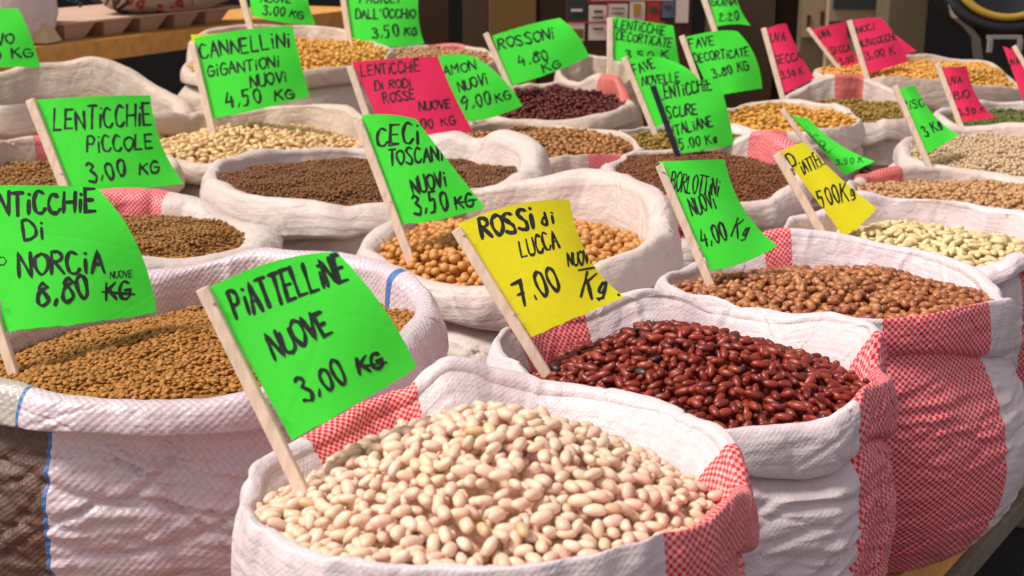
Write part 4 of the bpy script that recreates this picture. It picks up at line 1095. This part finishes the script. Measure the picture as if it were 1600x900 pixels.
bag_text(root, BP, [('ENZ', 146, 0, 200, 22, 24, 5), ('colto', 96, -8, 128, 14, 12, 2.5)], M['printdark'])
bag_text(root, BP, [('ja', 196, 6, 232, 16, 18, 3.6), ('s.a.', 246, 18, 306, 4, 16, 5)], M['printred'])
pillow('white_bag', 'plain white plastic bag slumped at the left end of the shelf', 'bag', tuple(SM @ Vector((on_shelf(28, .12), .12, .001))), (.11, .09, .12), ang, M['white'], 8)

# raised crates below the two sacks of the back left, and a low crate at the back right
def crate(name, label, x0, y0, x1, y1, z0, z1, n=3, mat='darkwood'):
    r = empty(name, ((x0 + x1) / 2, y0, z0)); tag(r, label, 'crate')
    h = (z1 - z0) / n
    for k in range(n):
        za, zb = z0 + k * h + .002, z0 + (k + 1) * h - .006
        box('slat', (x0, y0, za), (x1, y0 + .012, zb), M[mat], r, .001); box('slat', (x0, y1 - .012, za), (x1, y1, zb), M[mat], r, .001)
        box('slat', (x0, y0 + .013, za), (x0 + .012, y1 - .013, zb), M[mat], r, .001); box('slat', (x1 - .012, y0 + .013, za), (x1, y1 - .013, zb), M[mat], r, .001)
    box('crate_top', (x0 + .013, y0 + .013, z1 - .02), (x1 - .013, y1 - .013, z1 - .0006), M[mat], r)
    return r
sT = SACKS['T']; crate('crate', 'low dark crate under the slumped sack at the left border', sT.C.x - .30, sT.C.y - .2, sT.C.x + .30, sT.C.y + .2, TABLE + .0005, .6595, 1)
s = SACKS['R']; crate('crate', 'low dark crate under the tall cream sack at the back left', s.C.x - .22, s.C.y - .22, s.C.x + .22, s.C.y + .22, TABLE + .0005, .6995, 1)
crate('crate', 'brown slatted crate in the dark gap behind the tan beans at the right', .80, 2.85, 1.06, 3.0, TABLE + .0005, .80, 2)

# ------------------------------------------------------------------ back of the stall
def slab(name, label, cat, px0, py0, px1, py1, D, thick, mat, zb=None, part=None):
    """upright panel or box seen between two photograph columns, with its own depth"""
    a = unproj(px0, py1, D); b = unproj(px1, py0, D); yy = (a.y + b.y) / 2; zt = unproj(px0, py0, D).z; zl = zb if zb is not None else a.z
    r = empty(name, (a.x, yy, zl)); tag(r, label, cat)
    box(part or 'panel', (a.x, yy, zl), (b.x, yy + thick, zt), M[mat], r, .003); return r, yy
slab('dark_backdrop', 'added black sheet standing in for the dark behind the stall', 'wall', -900, -900, 2600, 300, 5.6, .05, 'black', 0, 'dark_panel')  # added black panel, its colour stands in for the darkness at the back
slab('upright_board', 'dark brown upright wooden board left of the cardboard box', 'board', 652, -300, 700, 110, 4.9, .05, 'darkwood', TABLE + .002)
slab('upright_board', 'dark wooden board between the black gap and the open cardboard box', 'board', 722, -300, 764, 110, 4.72, .04, 'kraft_dark', TABLE + .002)
slab('cardboard_box', 'brown cardboard box with a plain khaki face behind the 4.80 card', 'box', 764, -160, 838, 130, 4.55, .30, 'kraft', TABLE + .002, 'box_face')
slab('cardboard_box', 'dark brown cardboard box right of the khaki one', 'box', 842, -160, 892, 130, 4.60, .28, 'kraft_dark', TABLE + .002, 'box_face')
# printed leaflets in a rack
r, yy = slab('leaflet_rack', 'dark rack with red and white printed leaflets behind the upright stick card', 'rack', 886, -120, 1082, 120, 4.5, .10, 'darkwood', TABLE + .002, 'rack_back')
def print_panel(px0, py0, px1, py1, mat, lift=.004, nm='leaflet'):
    D = 4.5; a = unproj(px0, py1, D); b = unproj(px1, py0, D)
    return box(nm, (a.x, yy - lift - .003, a.z), (b.x, yy - lift, b.z), M[mat], r)
print_panel(888, -60, 918, 33, 'printdark'); print_panel(888, 36, 914, 66, 'printwhite'); print_panel(889, 46, 912, 60, 'kraft', .008, 'leaflet_picture')
print_panel(920, 8, 948, 64, 'printwhite'); print_panel(950, 6, 981, 40, 'printwhite'); print_panel(984, 2, 1008, 34, 'printwhite')
print_panel(990, 6, 1001, 26, 'goldring', .008, 'leaflet_picture'); print_panel(1011, 0, 1032, 36, 'printred'); print_panel(1034, -4, 1054, 28, 'printblue'); print_panel(1056, -10, 1076, 36, 'printwhite')
print_panel(917, -60, 1078, 5, 'printred', -.002, 'leaflet_header'); print_panel(924, -40, 1052, 0, 'printwhite', .006, 'leaflet_header')
print_panel(890, 34, 1040, 36.5, 'printred', .006, 'leaflet_edge'); print_panel(948, 4, 950, 62, 'printred', .006, 'leaflet_edge')
for (a0, b0, a1, b1) in ((928,16,942,20),(926,26,943,29),(927,44,944,47),(956,12,976,14),(956,20,974,22),(892,14,910,18),(1014,10,1028,20),(1038,8,1050,14)):
    print_panel(a0, b0, a1, b1, 'kraft_dark' if a0 != 892 else 'printwhite', .009, 'printed_line')
slab('cardboard_box', 'dark brown cardboard box behind the first narrow pink card', 'box', 1120, -160, 1214, 128, 4.6, .25, 'kraft_dark', TABLE + .002, 'box_face')
slab('upright_board', 'brown upright board right of the dark box behind the first pink card', 'board', 1216, -160, 1250, 128, 4.7, .05, 'darkwood', TABLE + .002)
# pale folded display stand with slots and a dark picture
r2, yy = slab('display_stand', 'pale wooden display stand with two slots behind the pink pair of cards', 'stand', 1256, -160, 1298, 92, 4.4, .06, 'kraft_grey', TABLE + .002, 'stand_face')
r = r2
t = NT('pale_board', .7); t.col((.34, .25, .14)); M['paleboard'] = t.m
def pp(px0, py0, px1, py1, mat, lift, nm, D=4.4):
    a = unproj(px0, py1, D); b = unproj(px1, py0, D); return box(nm, (a.x, yy - lift - .004, a.z), (b.x, yy - lift, b.z), M[mat], r)
pp(1257, -60, 1297, 60, 'paleboard', .003, 'stand_panel'); pp(1264, 24, 1269, 44, 'darkwood', .008, 'slot'); pp(1285, 18, 1290, 40, 'darkwood', .008, 'slot')
r3, yy = slab('framed_picture', 'dark picture in a cream frame above the right pink card', 'picture', 1298, -100, 1388, 38, 4.35, .04, 'paleboard', TABLE + .05, 'frame'); r = r3
pp(1303, -80, 1381, 15, 'printblue', .003, 'picture', 4.35); pp(1304, -20, 1380, 14, 'printdark', .008, 'picture', 4.35)
pp(1299, 34, 1387, 60, 'kraft_dark', .002, 'frame_foot', 4.35)
slab('cardboard_box', 'khaki cardboard box standing left of the black backdrop at the right', 'box', 1391, -160, 1452, 132, 4.2, .30, 'kraft_grey', TABLE + .002, 'box_face')
# black round appliance with a yellow ring
ap = empty('weighing_scale', tuple(unproj(1560, 96, 4.0))); tag(ap, 'black appliance with round yellow ringed dial, top right corner', 'scale')
al = Vector(ap.location)
cen = unproj(1568, -24, 4.0) - al
Mt = Matrix.Translation(cen) @ Matrix.Rotation(math.radians(62), 4, 'X') @ Matrix.Rotation(math.radians(0), 4, 'Z')
def el(n, prof, mat): return lathe(n, prof, M[mat], ap, n=48, M4=Mt @ Matrix.Diagonal((1.25, 1, 1, 1)))
el('dial_housing', [(0, -.10), (.13, -.10), (.155, -.07), (.158, .0), (.150, .012), (.13, .012), (.125, .004), (0, .002)], 'black_plastic')
el('dial_ring', [(.100, .008), (.103, .018), (.120, .020), (.124, .010), (.122, .006), (.100, .006), (.100, .008)], 'goldring')
el('dial_hub', [(0, .02), (.022, .018), (.028, .004)], 'palegrey')
def bar(n, pts, wd, mat):
    V, F = [], []
    for i, (x, y, d) in enumerate(pts):
        p = unproj(x, y, d) - al; V += [tuple(p + Vector((-wd, 0, 0))), tuple(p + Vector((wd, 0, 0))), tuple(p + Vector((wd, .02, 0))), tuple(p + Vector((-wd, .02, 0)))]
        if i: b = 4 * i - 4; F += [(b+q, b+(q+1) % 4, b+4+(q+1) % 4, b+4+q) for q in range(4)]
    F += [(3, 2, 1, 0), tuple(len(V) - 4 + q for q in range(4))]
    return mesh_obj(n, V, F, M[mat], ap, False)
bar('side_arm', [(1489, -30, 3.98), (1488, 10, 3.98), (1495, 28, 3.98)], .011, 'palegrey')
t = NT('dark_strap', .6); t.col((.07, .06, .05)); M['strap'] = t.m
bar('strap', [(1495, 28, 3.98), (1512, 42, 3.98), (1526, 60, 3.98), (1530, 92, 3.98)], .012, 'strap')
for a0, b0, a1, b1 in ((1543, 55, 1597, 61), (1543, 61, 1550, 82), (1590, 61, 1597, 80)):
    a = unproj(a0, b1, 3.95) - al; b = unproj(a1, b0, 3.95) - al
    vq, fq = box_data((a.x, a.y, a.z), (b.x, a.y + .01, b.z)); mesh_obj('square_frame', vq, fq, M['palegrey'], ap, False)
a = unproj(1530, 130, 4.05) - al; b = unproj(1640, 30, 4.05) - al
vq, fq = box_data((a.x, a.y, TABLE + .002 - al.z), (b.x, a.y + .12, b.z), .006); mesh_obj('appliance_base', vq, fq, M['black_plastic'], ap, False)
